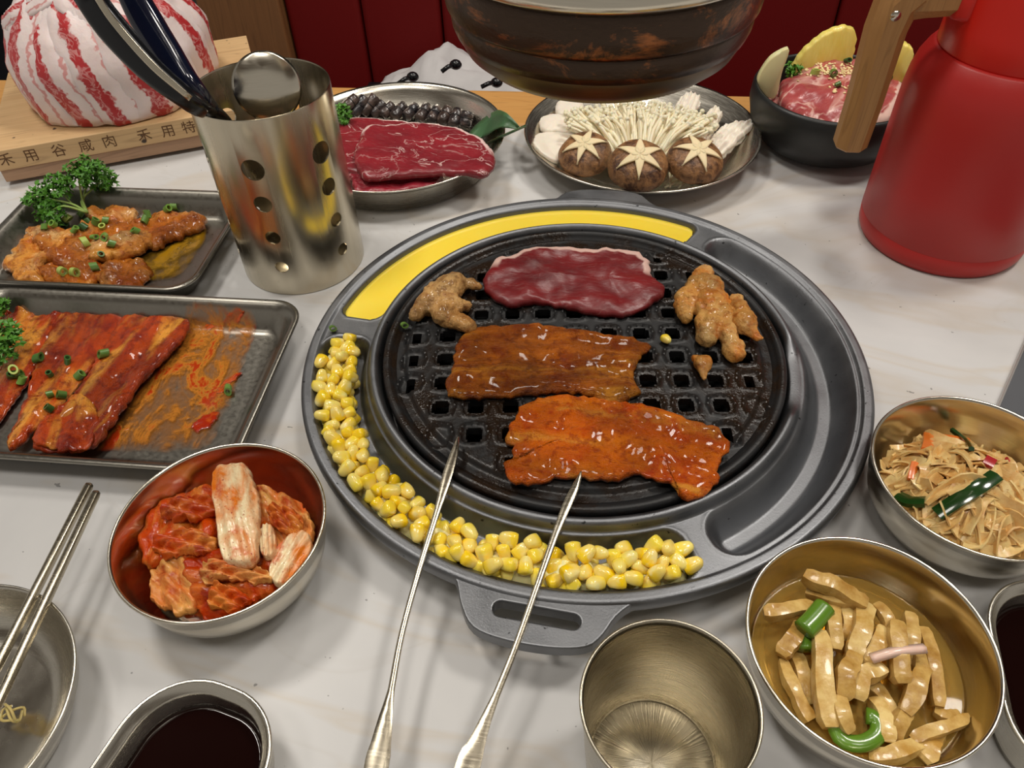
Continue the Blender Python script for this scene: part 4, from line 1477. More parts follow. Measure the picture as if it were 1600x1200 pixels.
def parsley(label, root, branches, leaf=0.0044, dens=60, spread=0.0125):
    t = thing('parsley_sprig', label, 'parsley', root)
    for mids, tip in branches:
        P = [Vector((0, 0, 0))] + [Vector(m) - Vector(root) for m in mids] + [Vector(tip) - Vector(root)]
        stm = mk('stem', *tube(smooth_path(P, 10), 0.0009, 6, [0.0013 - 0.0007 * k / 9 for k in range(10)]), MPS, t)
        V, F = [], []
        for k in range(dens):
            d = Vector((rnd.gauss(0, 1), rnd.gauss(0, 1), rnd.gauss(0, 0.75))).normalized() * spread * rnd.random() ** 0.45
            c = P[-1] + d
            nrm = (d * 60 + Vector((rnd.gauss(0, 0.5), rnd.gauss(0, 0.5), 0.6 + rnd.random()))).normalized()
            q = nrm.to_track_quat('Z', 'Y').to_matrix() @ Matrix.Rotation(rnd.uniform(0, 6.28), 3, 'Z')
            o = len(V)
            V.append(tuple(c))
            m = 13
            for j in range(m):
                a = -2.3 + 4.6 * j / (m - 1)
                rr = leaf * (1.0 if j % 2 == 0 else 0.62) * rnd.uniform(0.8, 1.2)
                V.append(tuple(c + q @ Vector((rr * math.cos(a), rr * math.sin(a), leaf * 0.35 * (1 if j % 4 < 2 else -1) * rnd.random()))))
            F += [[o, o + j + 1, o + j + 2] for j in range(m - 1)]
        tag(mk('leaves', V, F, MP.m, stm, smooth=False), kind='stuff')
    return t


rt = g(136, 332, 0.016)
yb = rt.y + 0.012
parsley('curly green parsley sprig standing in the chicken tray', rt, [([w(128, 310, yb)], w(122, 272, yb + 0.004)), ([w(128, 312, yb)], w(160, 282, yb + 0.02)), ([w(112, 318, yb - 0.006)], w(90, 290, yb - 0.002)), ([w(110, 318, yb - 0.01)], w(58, 308, yb - 0.012)),
                                                                        ([w(100, 322, yb - 0.016)], w(78, 330, yb - 0.018)), ([w(130, 315, yb + 0.006)], w(142, 262, yb + 0.01))])
parsley('curly green parsley sprig lying on the red marinated pork', g(-22, 545, 0.016), [([g(-10, 535, 0.024)], g(14, 532, 0.024)), ([g(-12, 545, 0.024)], g(2, 548, 0.022)), ([g(-15, 540, 0.026)], g(8, 515, 0.026))], 0.0042, 34, 0.009)
parsley('small tuft of parsley at the back edge of the pork tray', g(-20, 500, 0.014), [([g(-14, 490, 0.018)], g(0, 480, 0.018))], 0.004, 30, 0.007)

# ================================================================== utensil holder
HC = Vector((-0.2392, 0.128, 0))
hd = thing('utensil_holder', 'tall brushed steel utensil holder with round holes', 'holder', HC)
MH = steel('holder_steel', (0.62, 0.56, 0.44, 1), 0.24, (1, 1, 0.03), 120, 0.3)
hw = mk('perforated_wall', *lathe([(0.0494, 0.0), (0.0500, 0.0006), (0.0502, 0.149), (0.0500, 0.150), (0.0494, 0.150), (0.0490, 0.149), (0.0488, 0.001), (0.0494, 0.0)], 128), MH, hd)
cut = []
for ci, az in enumerate((-147.5, -87.5, -27.5, 32.5, 92.5, 152.5)):
    for z, r in ((0.113, 0.0083), (0.085, 0.0068), (0.0558, 0.0058), (0.028, 0.0052)):
        d = Vector((math.cos(R(az)), math.sin(R(az)), 0))
        cut.append(tube([d * 0.044 + Vector((0, 0, z)), d * 0.055 + Vector((0, 0, z))], r, 24))
cu_o = mk('cutter', *join(*cut), None, hd)
bo = hw.modifiers.new('holes', 'BOOLEAN')
bo.operation = 'DIFFERENCE'
bo.object = cu_o
bo.solver = 'EXACT'
dg = bpy.context.evaluated_depsgraph_get()
me = bpy.data.meshes.new_from_object(hw.evaluated_get(dg))
hw.modifiers.clear()
hw.data = me
me.polygons.foreach_set('use_smooth', [True] * len(me.polygons))
me.set_sharp_from_angle(angle=R(30))
bpy.data.objects.remove(cu_o)
mk('bottom', *lathe([(0, 0.001), (0.0493, 0.001), (0.0493, 0.002), (0, 0.002)], 96), MH, hd)

# ---- scissors and ladle standing in the holder
sc = thing('kitchen_scissors', 'black handled kitchen scissors leaning in the utensil holder', 'scissors', HC + Vector((-0.01, 0.005, 0.003)))
oo = Vector(sc.location)


def bar(name, pts, wd, th, mat, parent, n=18):
    P = [Vector(p) - oo for p in pts]
    m = len(wd)
    S_ = smooth_path(P, n)
    scl = []
    for i in range(n):
        f = i / (n - 1) * (m - 1)
        j = min(int(f), m - 2)
        scl.append((wd[j] + (wd[j + 1] - wd[j]) * (f - j), th))
    return mk(name, *sweep(S_, rrect(1, 1, 0.6, 4), up=(0, -1, 0.3), scale=scl), mat, parent)


piv = g(332, 175, 0.1400)
bar('handle', [g(134, -14, 0.226), g(170, 38, 0.209), g(234, 108, 0.186), g(298, 158, 0.1665), g(318, 168, 0.1530), piv], [0.0088, 0.0096, 0.0084, 0.0066, 0.0060, 0.0056], 0.0060, M_BLACK, sc)
bar('handle', [g(200, -22, 0.220), g(232, 38, 0.200), g(276, 105, 0.179), g(306, 145, 0.1665), g(320, 162, 0.1540), piv], [0.0088, 0.0104, 0.0096, 0.0072, 0.0060, 0.0056], 0.0060, M_NAVY, sc)
bar('steel_strip', [g(146, -14, 0.2335), g(178, 34, 0.2165), g(238, 102, 0.1935), g(298, 154, 0.1735)], [0.0022, 0.0024, 0.0024, 0.002], 0.0008, m_steel_tongs, sc)
bar('pivot', [g(324, 171, 0.1475), g(335, 178, 0.1370), g(347, 190, 0.1240)], [0.0068, 0.0076, 0.0066], 0.0058, M_BLACK, sc)
bar('blade', [g(345, 188, 0.1260), Vector((-0.245, 0.126, 0.06)), Vector((-0.225, 0.128, 0.012))], [0.006, 0.008, 0.001], 0.0015, m_steel_tongs, sc)

ld = thing('steel_ladle', 'round steel ladle standing upright in the utensil holder', 'ladle', HC + Vector((0.012, -0.010, 0.003)))
oo = Vector(ld.location)
cen = w(417, 136, 0.112) - oo
V, F = lathe([(0, 0.0035), (0.009, 0.0032), (0.0165, 0.0018), (0.0215, -0.0006), (0.0232, -0.0016), (0.0226, -0.0020), (0.0208, -0.0012), (0.016, 0.0010), (0.009, 0.0024), (0, 0.0027)], 64)
tocam = (CAM - (cen + oo)).normalized()
q = (tocam + Vector((0, -0.3, -0.05))).normalized().to_track_quat('Z', 'Y').to_matrix()
V = [tuple(cen + q @ Vector((a, b, c))) for a, b, c in V]
mk('ladle_bowl', V, F, m_steel, ld)
dn = (q @ Vector((0, -1, 0)))
h0 = cen + dn * 0.021 - (q @ Vector((0, 0, 0.0005)))
h1 = Vector((0.008, 0.012, 0.004))
mk('ladle_handle', *sweep(smooth_path([h0, h0.lerp(h1, 0.3), h1], 12), rrect(0.0035, 0.0012, 0.0008, 3), up=(0, -1, 0)), m_steel, ld)

# ================================================================== wooden board and meat mound
BU, BV = Vector((0.9056, 0.424, 0)), Vector((-0.424, 0.9056, 0))
BA = math.atan2(BU.y, BU.x)
bo_o = BU * -0.2895 + BV * 0.530
bd = thing('serving_board', 'thick pale wooden serving board with branded characters on its edge', 'board', bo_o, BA)
tbo = bevel(mk('top_board', *box(-0.1285, 0.1285, -0.093, 0.093, 0.017, 0.0370), M_PINE, bd, smooth=False), 0.0008)
bevel(mk('base_board', *box(-0.1275, 0.1275, -0.091, 0.091, 0.004, 0.0168), M_PINE2, bd, smooth=False), 0.0012)
for xx in (-0.095, 0.095):
    mk('foot', *box(xx - 0.012, xx + 0.012, -0.08, 0.08, 0.0, 0.0045), M_PINE2, bd, smooth=False)
tx_u = []
for ch, (px, py) in zip('禾用谷咸肉禾用特', [(14, 258), (52, 250), (95, 242), (136, 232), (173, 226), (228, 218), (265, 211), (297, 205)]):
    d = ray(px, py)
    # where the line of sight meets the front face of the board
    n = BV
    f0 = bo_o + BV * -0.0932
    t = (f0 - CAM).dot(n) / d.dot(n)
    tx_u.append((ch, (CAM + d * t - bo_o).dot(BU), (CAM + d * t).z))
for ch, uu, zz in tx_u:
    cu_ = bpy.data.curves.new('branded_character', 'FONT')
    cu_.body = ch
    cu_.size = 0.0135
    cu_.align_x = 'CENTER'
    cu_.align_y = 'CENTER'
    cu_.extrude = 0.0001
    to = bpy.data.objects.new('tmp_text', cu_)
    col.objects.link(to)
    dg = bpy.context.evaluated_depsgraph_get()
    me = bpy.data.meshes.new_from_object(to.evaluated_get(dg))
    bpy.data.objects.remove(to)
    me.name = 'branded_character'
    me.materials.clear()
    me.materials.append(M_INK)
    co = bpy.data.objects.new('branded_character', me)
    col.objects.link(co)
    co.parent = tbo
    co.location = (uu, -0.0931, 0.0268)
    co.rotation_euler = (R(90), 0, 0)

MD = Vector((-0.493, 0.361, 0.037))
mm = thing('meat_mound', 'dome of overlapping fatty beef slices on the wooden board', 'meat', MD)


def dome_r(t):
    """t 0 at the foot, 1 at the top: radius, height"""
    a = t * PI / 2
    return 0.0965 * math.cos(a) ** 0.9 * (0.88 + 0.12 * min(1, t * 4)), 0.112 * math.sin(a) ** 0.92


MF = Mat('beef_fat', sss=0.25, sss_scale=0.006, rough=0.4)
vf = MF.coords()
fatc = MF.mix(MF.noise(vf, 40, 4), S(240, 226, 224), S(220, 200, 196))
wv = MF.math('ADD', MF.attr('across'), MF.math('MULTIPLY', MF.math('SUBTRACT', MF.noise(vf, 40, 3, 0.5), 0.5), 0.32))
wv = MF.math('ADD', wv, MF.math('MULTIPLY', MF.math('SUBTRACT', MF.noise(vf, 160, 3, 0.6), 0.5), 0.16))
band = MF.ramp(wv, [(0.30, 0.0), (0.33, 1.0), (0.56, 1.0), (0.59, 0.0)])
thin = MF.ramp(wv, [(0.80, 0.0), (0.82, 0.8), (0.86, 0.8), (0.88, 0.0)])
meatc = MF.mix(MF.noise(vf, 90, 4), S(198, 60, 62), S(164, 36, 42))
mv = MF.vein(vf, 90, 0.05, 3, 0.8)
meatc = MF.mix(MF.math('MULTIPLY', mv, 0.55), meatc, S(236, 190, 186))
MF.set(color=MF.mix(thin, MF.mix(band, fatc, meatc), S(206, 130, 126)))
MF.bump(MF.math('ADD', MF.noise(vf, 60, 4), MF.math('MULTIPLY', MF.noise(vf, 300, 3), 0.4)), 0.4, 0.0016)
prof = [(0, 0.001), (0.080, 0.001)] + [dome_r(t / 20) for t in range(0, 20)] + [(0, 0.111)]
mk('core', *lathe([(r * 0.965, z * 0.965 + 0.002) for r, z in prof], 64), m_plain('fat_core', S(232, 206, 202), 0.5, 0.05, 60, 0.2, sss=0.2, sss_scale=0.005), mm)


def drape(name, az0, az1, t0, t1, half, lift, seed):
    na, nc = 30, 14
    V, F, A = [], [], []
    for side in (1, 0):
        off = len(V)
        for i in range(na + 1):
            s = i / na
            t = t0 + (t1 - t0) * s
            az = R(az0 + (az1 - az0) * s)
            for k in range(nc + 1):
                c = k / nc
                r, z = dome_r(min(max(t, 0), 0.995))
                wd = half * (1 + 0.12 * fractal(s * 3, seed, 0, 2)) / max(r, 0.030)
                a2 = az + (c - 0.5) * 2 * wd
                bulge = 0.0045 * math.sin(PI * c) + 0.003 * fractal(math.cos(a2) * 5 + seed, math.sin(a2) * 5, t * 5, 3)
                tt = min(max(t + 0.04 * (c - 0.5) * (1 if seed % 2 else -1), 0), 0.995)
                r, z = dome_r(tt)
                e = lift + (bulge if side else -0.002)
                r2 = r + e * math.cos(tt * PI / 2)
                V.append((r2 * math.cos(a2), r2 * math.sin(a2), max(0.0015, z + e * math.sin(tt * PI / 2))))
                A.append(c)
        n = nc + 1
        for i in range(na):
            for k in range(nc):
                F.append([off + i * n + k, off + i * n + k + 1, off + (i + 1) * n + k + 1, off + (i + 1) * n + k])
    n = nc + 1
    off = (na + 1) * n
    rim = [i * n for i in range(na + 1)] + [na * n + k for k in range(1, n)] + [i * n + nc for i in range(na - 1, -1, -1)] + [k for k in range(nc - 1, 0, -1)]
    for a, b in zip(rim, rim[1:] + rim[:1]): F.append([a, b, b + off, a + off])
    return mk(name, V, F, MF.m, mm, attrs={'across': A})


for i in range(15):
    a = -160 + i * 24
    drape('beef_slice', a, a - 34 + (i % 3) * 6, 0.0, 0.93, 0.0270, 0.002 + 0.0014 * (i % 3), i)
for i, (a0, a1, t0, t1) in enumerate([(-175, -70, 0.30, 0.93), (-140, -20, 0.62, 0.9), (-30, -110, 0.42, 0.95), (20, -60, 0.5, 0.95)]):
    drape('beef_slice', a0, a1, t0, t1, 0.024, 0.0065, 31 + i)
# ================================================================== plate of raw beef
BP = Vector((-0.192, 0.292))
SB = round_surface(BP, [(0, 0.0022), (0.086, 0.0026), (0.0915, 0.0055), (0.0998, 0.0245), (0.104, 0.0292), (0.1068, 0.0308)])
bp = thing('round_plate', 'deep round steel plate holding raw beef slices', 'plate', (BP.x, BP.y, 0))
mk('shell', *lathe([(0, 0.001), (0.088, 0.0), (0.094, 0.003), (0.1015, 0.024), (0.1045, 0.0275), (0.1072, 0.0292), (0.1076, 0.0302), (0.1068, 0.0308), (0.1040, 0.0292), (0.0998, 0.0245), (0.0915, 0.0055), (0.086, 0.0026), (0, 0.0022)], 128), m_steel_plate, bp)
M_RAW = m_beef('raw_beef', S(148, 42, 50), S(112, 28, 36), S(232, 200, 194), 1, 0.016, 0.85, 0.3, 36, 0.12)
M_RAW2 = m_beef('raw_beef_marbled', S(166, 40, 56), S(132, 28, 42), S(230, 180, 180), 1, 0.03, 0.8, 0.3, 60, 0.10)
sl = slab('beef_slice', G([(545, 268), (540, 250), (600, 262), (675, 270), (690, 276), (674, 290), (622, 297), (562, 299)], 0.022), 0.006, M_RAW2, 0.017, amp=0.002, wob=0.002, seed=103, edge=0.2)
tag(sl, 'marbled raw beef slice under the others along the plate front', 'meat')
sl = slab('beef_slice', G([(522, 196), (543, 182), (578, 183), (636, 188), (690, 193), (700, 215), (690, 250), (620, 262), (552, 266), (524, 250)], 0.026), 0.006, M_RAW, 0.021, amp=0.002, wob=0.0015, seed=102, edge=0.2)
tag(sl, 'raw beef slice half covered beside the utensil holder', 'meat')
sl = slab('beef_slice', G([(553, 246), (558, 224), (572, 198), (607, 195), (665, 192), (704, 198), (743, 211), (766, 229), (773, 246), (770, 264), (753, 277), (733, 273), (695, 269), (656, 271), (607, 275), (568, 275)], 0.033), 0.0065, M_RAW, 0.0285, zf=lambda x, y: layer(SB, 0.0285)(x, y) - 0.0285, amp=0.002, wob=0.0015, seed=101, edge=0.16)
tag(sl, 'large raw beef slice with white fat rim on top of the plate', 'meat')
MRO = Mat('dark_roll_skin', rough=0.32, coat=0.4, coat_rough=0.15)
rr_ = MRO.node('ShaderNodeObjectInfo').outputs['Random']
MRO.set(color=MRO.mix(MRO.ramp(MRO.noise(MRO.coords(), 120, 4), [(0.45, 0.0), (0.7, 1.0)]), MRO.mix(rr_, S(26, 24, 30), S(58, 42, 34)), S(96, 78, 70)))
MRO.bump(MRO.noise(MRO.coords((1, 1, 6)), 60, 3), 0.5, 0.0015)
ORD = 'first second third fourth fifth sixth seventh eighth ninth tenth eleventh twelfth'.split()
tips = [(170, 135), (245, 150), (330, 150), (405, 200), (475, 215), (570, 218), (672, 228), (772, 228), (862, 245), (955, 252), (1040, 270), (1122, 280)]
ends = [(95, 225), (160, 280), (238, 270), (325, 295), (405, 305), (500, 315), (600, 315), (705, 330), (800, 345), (885, 355), (975, 380), (1068, 388)]
for i, (a, b) in enumerate(zip(tips, ends)):
    p0 = on_surface(520 + a[0] * 0.19375, 120 + a[1] * 0.19375 + (5 if i == 0 else 2 if i == 1 else 0), SB, 0.0068)
    p1 = on_surface(520 + b[0] * 0.19375, 120 + b[1] * 0.19375, SB, 0.0068)
    for p in (p0, p1):            # clear of the steep plate wall
        q = Vector((p.x - BP.x, p.y - BP.y))
        rm_ = profile_z([(0.0022, 0.086), (0.0055, 0.0915), (0.0245, 0.0998), (0.0308, 0.1068)], p.z - 0.003) - 0.0066
        if q.length > rm_:
            q *= rm_ / q.length
            p.x, p.y = BP.x + q.x, BP.y + q.y
    c = (p0 + p1) / 2
    d = p1 - p0
    t = thing('dark_roll', ORD[i] + ' dark glossy roll from the parsley tuft behind the raw beef', 'roll', (c.x, c.y, c.z - 0.006), 0, 'dark rolls on the beef plate')
    o = Vector(t.location)
    path = [p0 - o - d * 0.10, p0 - o - d * 0.07, p0 - o + d * 0.2, p0 - o + d * 0.46, p0 - o + d * 0.5, p0 - o + d * 0.54, p0 - o + d * 0.9, p1 - o + d * 0.1, p1 - o + d * 0.16]
    rd = 0.0060 if i < 9 else 0.0066
    rb_ = mk('body', *sweep(path, circle_sec(1, 14), scale=[rd * 0.78, rd * 0.96, rd, rd, rd * 0.96, rd, rd, rd * 0.96, rd * 0.78]), MRO.m, t)
    mk('band', *sweep([p0 - o + d * 0.475, p0 - o + d * 0.525], circle_sec(1, 14), scale=[rd * 1.06] * 2), M_BLACK, rb_)
M_LEAF = Mat('bamboo_leaf', rough=0.4, sss=0.1, sss_scale=0.002)
M_LEAF.set(color=M_LEAF.mix(M_LEAF.noise(M_LEAF.coords((1, 12, 1)), 40, 3), S(78, 116, 76), S(48, 84, 52)))
lf = thing('green_leaf', 'green bamboo leaf garnish at the rim of the beef plate', 'leaf', g(742, 216, 0.024))
lo = Vector(lf.location)
for pts, wd in (([(738, 218, 0.003), (760, 200, 0.005), (785, 190, 0.007), (800, 195, 0.006), (812, 202, 0.002)], [0.008, 0.015, 0.014, 0.009, 0.001]), ([(752, 232, 0.004), (770, 222, 0.006), (795, 210, 0.006), (822, 198, 0.005)], [0.007, 0.010, 0.006, 0.0008])):
    P = smooth_path([on_surface(a, b, SB, z) - lo for a, b, z in pts], 16)
    scl = []
    for k in range(16):
        f = k / 15 * (len(wd) - 1)
        j = min(int(f), len(wd) - 2)
        scl.append((wd[j] + (wd[j + 1] - wd[j]) * (f - j), 1))
    mk('blade', *sweep(P, [(1, 0.0022), (0.5, 0.0009), (0, 0.0002), (-0.5, 0.0009), (-1, 0.0022), (-0.5, 0.0004), (0, -0.0003), (0.5, 0.0004)], scale=scl), M_LEAF.m, lf)
parsley('dark green parsley tuft tucked behind the raw beef', g(530, 195, 0.02), [([g(531, 185, 0.03)], g(532, 172, 0.034)), ([g(532, 190, 0.03)], g(537, 182, 0.034))], 0.004, 34, 0.008)

# ================================================================== mushroom plate
MPc = Vector((0.0457, 0.320))
SM_ = round_surface(MPc, [(0, 0.002), (0.066, 0.0022), (0.079, 0.0058), (0.0995, 0.0182), (0.1104, 0.0252), (0.1128, 0.0260)])
mp = thing('round_plate', 'shallow round steel plate of assorted mushrooms', 'plate', (MPc.x, MPc.y, 0))
mk('shell', *lathe([(0, 0.001), (0.066, 0.0), (0.080, 0.004), (0.100, 0.0165), (0.1105, 0.0235), (0.1130, 0.0242), (0.1136, 0.0252), (0.1128, 0.0260), (0.1104, 0.0252), (0.0995, 0.0182), (0.079, 0.0058), (0.066, 0.0022), (0, 0.002)], 128), m_steel_plate, mp)
MSH = Mat('shiitake_cap', rough=0.42, sss=0.08, sss_scale=0.003)
vs_ = MSH.coords()
MSH.set(color=MSH.mix(MSH.ramp(MSH.noise(vs_, 110, 6, 0.72, 0.8), [(0.38, 0.0), (0.62, 1.0)]), S(164, 118, 74), S(76, 46, 28)))
MSH.bump(MSH.noise(vs_, 150, 5, 0.65), 0.7, 0.0025)
M_CREAM = m_plain('cream_mushroom_flesh', S(244, 222, 178), 0.55, 0.05, 90, 0.2, sss=0.2, sss_scale=0.003)
M_WHITE = m_plain('white_mushroom', S(240, 230, 214), 0.45, 0.05, 50, 0.2, sss=0.25, sss_scale=0.005)


def shiitake(px, py, z, tx, ty, rz, label, rad=0.0275, hh=0.015):
    from mathutils import Euler
    rm = Euler((tx, ty, 0)).to_matrix()
    best = None
    for k in range(120):          # rest the edge of the cap on the plate
        c = g(px, py, 0.012 + 0.0003 * k)
        gap = min((c + q).z - SM_((c + q).x, (c + q).y) for q in [rm @ Vector((rad * math.cos(j * 0.2618), rad * math.sin(j * 0.2618), -0.002)) for j in range(24)])
        if best is None or gap > best[0]: best = (gap, c)
        if gap >= -0.0012: break
    c = best[1]
    t = thing('shiitake_mushroom', label, 'mushroom', c)
    t.rotation_euler = (tx, ty, 0)
    prof = []
    for k in range(15):
        a = PI / 2 * k / 14
        prof.append((rad * math.cos(a) ** 0.85, hh * math.sin(a)))
    zz = lambda r: hh * math.sqrt(max(0, 1 - (min(r / rad, 1)) ** 2.35))
    star_in = lambda r, th: 0
    V, F = lathe([(0, -0.004), (rad * 0.55, -0.0045), (rad * 0.92, -0.004), (rad * 1.0, -0.001)] + [(rad * math.sin(PI / 2 * (14 - k) / 14) * 0.999, zz(rad * math.sin(PI / 2 * (14 - k) / 14))) for k in range(15)], 48)
    V = [(x * (1 + 0.05 * fractal(x * 60, y * 60, rz, 2)), y * (1 + 0.05 * fractal(y * 60, x * 60, rz + 4, 2)), q) for x, y, q in V]
    cap = mk('cap', V, F, MSH.m, t)
    mk('stalk', *tube([(0, 0, -0.003), (0.0005, 0, -0.005), (0.001, 0, -0.0065)], 0.006, 10), M_CREAM, t)
    # six carved wedges: petal shaped strips following the cap, a valley along the middle
    for k in range(6):
        a = k * PI / 3 + rz
        V, F = [], []
        n = 10
        for i in range(n + 1):
            s = i / n
            r = rad * (0.0 + 0.82 * s)
            hwid = rad * 0.205 * (1 - s) ** 0.8 if s > 0.15 else rad * (0.02 + 1.08 * s)
            for j, cc in enumerate((-1, -0.5, 0, 0.5, 1)):
                x, y = r, hwid * cc
                xx, yy = x * math.cos(a) - y * math.sin(a), x * math.sin(a) + y * math.cos(a)
                V.append((xx, yy, zz(math.hypot(x, y)) + 0.0007 - 0.0004 * (1 - abs(cc))))
        for i in range(n):
            for j in range(4): F.append([i * 5 + j, i * 5 + j + 1, (i + 1) * 5 + j + 1, (i + 1) * 5 + j])
        pet = mk('carved_wedge', V, F, M_CREAM, cap)
        sd = pet.modifiers.new('solid', 'SOLIDIFY')
        sd.thickness = 0.0014
    return t


shiitake(915, 243, 0.017, R(17), R(-6), 0.2, 'shiitake cap with carved star beside the white mushroom slices', 0.0250)
shiitake(997, 261, 0.017, R(21), R(0), 0.52, 'central shiitake cap with a bold carved star', 0.0265, 0.016)
shiitake(1085, 253, 0.017, R(16), R(6), 0.9, 'darker shiitake cap with carved star beside the oyster mushrooms', 0.0258)
for pts, z, lab in (([(833, 220), (842, 206), (870, 203), (900, 208), (902, 232), (880, 247), (862, 246), (842, 232)], 0.0215, 'broad white mushroom slice beside the first carved shiitake'), ([(843, 188), (850, 180), (878, 178), (905, 182), (905, 202), (870, 204), (848, 200)], 0.025, 'white mushroom slice between its two neighbours'),
                    ([(868, 164), (876, 156), (896, 154), (912, 162), (908, 182), (884, 180), (870, 174)], 0.028, 'white mushroom slice at the back of the enoki')):
    tag(slab('mushroom_slice', on_layer(pts, SM_, z - 0.006, 0.005), 0.007, M_WHITE, z - 0.006, zf=lambda x, y, z=z: layer(SM_, z - 0.006)(x, y) - z + 0.006, amp=0.0012, wob=0.0008, seed=int(z * 1e4), edge=0.6), lab, 'mushroom')
MEN = Mat('enoki', rough=0.4, sss=0.3, sss_scale=0.004)
MEN.set(color=MEN.mix(MEN.noise(MEN.coords(), 60, 3), S(255, 246, 222), S(244, 226, 184)))
root = g(1000, 252, 0.008)
en = thing('enoki_bunch', 'fanned bunch of thin cream enoki mushrooms', 'mushroom', root)
for i in range(285):
    u = rnd.random()
    px = 884 + 236 * u
    py = 158 + 30 * rnd.random() + 18 * abs(u - 0.45) ** 2 * 4
    tp = g(px, py, rnd.uniform(0.026, 0.042)) - root
    st = g(952 + 92 * u + rnd.uniform(-6, 6), 236 + rnd.uniform(-5, 10), 0.012 + 0.012 * rnd.random()) - root
    mid = st.lerp(tp, 0.55) + Vector((rnd.uniform(-0.003, 0.003), 0, rnd.uniform(0.0, 0.006)))
    V1 = tube(smooth_path([st, mid, tp], 6), 0.001, 5, [rnd.uniform(0.0014, 0.0021)] * 6)
    mk('stem', *join(V1, ball(tp, 0.0026, 0.0026, 0.0022, 7, 5)), MEN.m, en)
eb = slab('root_cluster', G([(915, 172), (960, 162), (1030, 160), (1090, 172), (1070, 215), (1040, 245), (1000, 250), (955, 240), (930, 210)], 0.024), 0.014, MEN.m, 0.010, amp=0.002, wob=0.001, seed=150, edge=0.5)
eb.parent = en
eb.location = eb.location - root
for k in range(7):
    st = g(1058 + rnd.uniform(-16, 24), 286 + rnd.uniform(-4, 4), 0.012) - root
    tp = g(1030 + rnd.uniform(0, 60), 292 + rnd.uniform(-3, 3), 0.016) - root
    mk('stem', *tube(smooth_path([st + Vector((0, 0.012, 0.003)), st.lerp(tp, 0.5) + Vector((0, 0, 0.004)), tp], 6), 0.0011, 5), MEN.m, en)
for ch in en.children:
    off = root + Vector(ch.location)
    ca, sa = math.cos(ch.rotation_euler.z), math.sin(ch.rotation_euler.z)
    for v in ch.data.vertices:
        v.co.z = max(v.co.z, SM_(off.x + v.co.x * ca - v.co.y * sa, off.y + v.co.x * sa + v.co.y * ca) + 0.0003 - off.z)
# oyster mushrooms: petals on the right of the enoki
oys = [([(1098, 232), (1120, 205), (1140, 190), (1170, 186), (1176, 194), (1160, 212), (1140, 230), (1118, 246)], 0.026, 'largest white oyster mushroom petal beside the plate rim'), ([(1086, 205), (1100, 180), (1118, 168), (1128, 178), (1118, 200), (1100, 222)], 0.030, 'white oyster mushroom petal leaning over the enoki'),
       ([(1056, 168), (1064, 150), (1080, 144), (1094, 152), (1092, 166), (1074, 178)], 0.032, 'small white oyster mushroom petal at the back of the plate'), ([(1104, 238), (1128, 214), (1150, 204), (1166, 208), (1150, 226), (1124, 248)], 0.020, 'ribbed oyster mushroom petal under the largest one')]
for i, (pts, z, lab) in enumerate(oys):
    tag(slab('oyster_mushroom', on_layer(pts, SM_, z - 0.004, 0.003), 0.004, M_WHITE, z - 0.004, zf=lambda x, y, z=z: layer(SM_, z - 0.004)(x, y) - z + 0.004, amp=0.0035, freq=60, wob=0.0015, seed=130 + i, edge=0.4, ripple=lambda u, v: 0.0012 * math.sin(v * 16)), lab, 'mushroom')

# ================================================================== black bowl
BB = Vector((0.2270, 0.3490))
bb = thing('stone_bowl', 'black stoneware bowl of raw meat with pineapple', 'bowl', (BB.x, BB.y, 0))
mk('shell', *lathe([(0, 0.002), (0.042, 0.002), (0.046, 0.0), (0.050, 0.001), (0.063, 0.009), (0.0745, 0.026), (0.0785, 0.043), (0.0778, 0.056), (0.0762, 0.0585), (0.0742, 0.0590), (0.0726, 0.0570), (0.0722, 0.045), (0.068, 0.028), (0.056, 0.012), (0.040, 0.007), (0, 0.006)], 96), M_STONE, bb)
M_STK = m_beef('pink_raw_steak', S(186, 92, 88), S(150, 58, 62), S(232, 194, 180), -1, 0.06, 0.75, 0.25, 30, 0.14)
zsf = lambda x, y: 0.10 * (y - BB.y)
stk = slab('raw_steak', G([(1225, 153), (1221, 126), (1244, 114), (1296, 99), (1337, 97), (1385, 110), (1412, 124), (1406, 155), (1394, 172), (1367, 180), (1317, 184), (1267, 182), (1244, 168)], 0.056), 0.016, M_STK, 0.043, zf=zsf, amp=0.004, freq=55, wob=0.003, seed=140, edge=0.4)
tag(stk, 'thick marbled pink raw steak sprinkled with sesame in black bowl', 'meat')
bed = slab('meat_bed', [(BB.x + 0.0615 * math.cos(k * PI / 8), BB.y + 0.0615 * math.sin(k * PI / 8)) for k in range(16)], 0.020, M_STK, 0.026, amp=0.003, wob=0.002, seed=141)
bed.name = 'raw_steak'
tag(bed, 'lower raw meat slice beneath the sesame steak', 'meat')
V, F = [], []
MSE = m_plain('sesame', S(238, 216, 160), 0.4, 0.1, 200, 0.0)
for k in range(150):
    if k < 120: px, py = rnd.gauss(1300, 22), rnd.gauss(109, 8)
    elif k < 135: px, py = rnd.gauss(1312, 10), rnd.gauss(140, 4)
    else: px, py = rnd.gauss(1248, 10), rnd.gauss(114, 3)
    if py < 99: continue
    p = touch(px, py, 0.0004)
    if p.z < 0.050: continue
    v, f = ball((0, 0, 0), 0.0019, 0.0012, 0.0008, 6, 4)
    rot = Matrix.Rotation(rnd.uniform(0, 6.28), 3, 'Z') @ Matrix.Rotation(rnd.uniform(-0.6, 0.6), 3, 'Y')
    o = len(V)
    V += [tuple(p - Vector((BB.x, BB.y, 0.06)) + rot @ Vector(q)) for q in v]
    F += [[q + o for q in a] for a in f]
tag(mk('sesame_seeds', V, F, MSE, None, (BB.x, BB.y, 0.06)), 'pale sesame seeds sprinkled over the raw steak', 'sesame', kind='stuff')
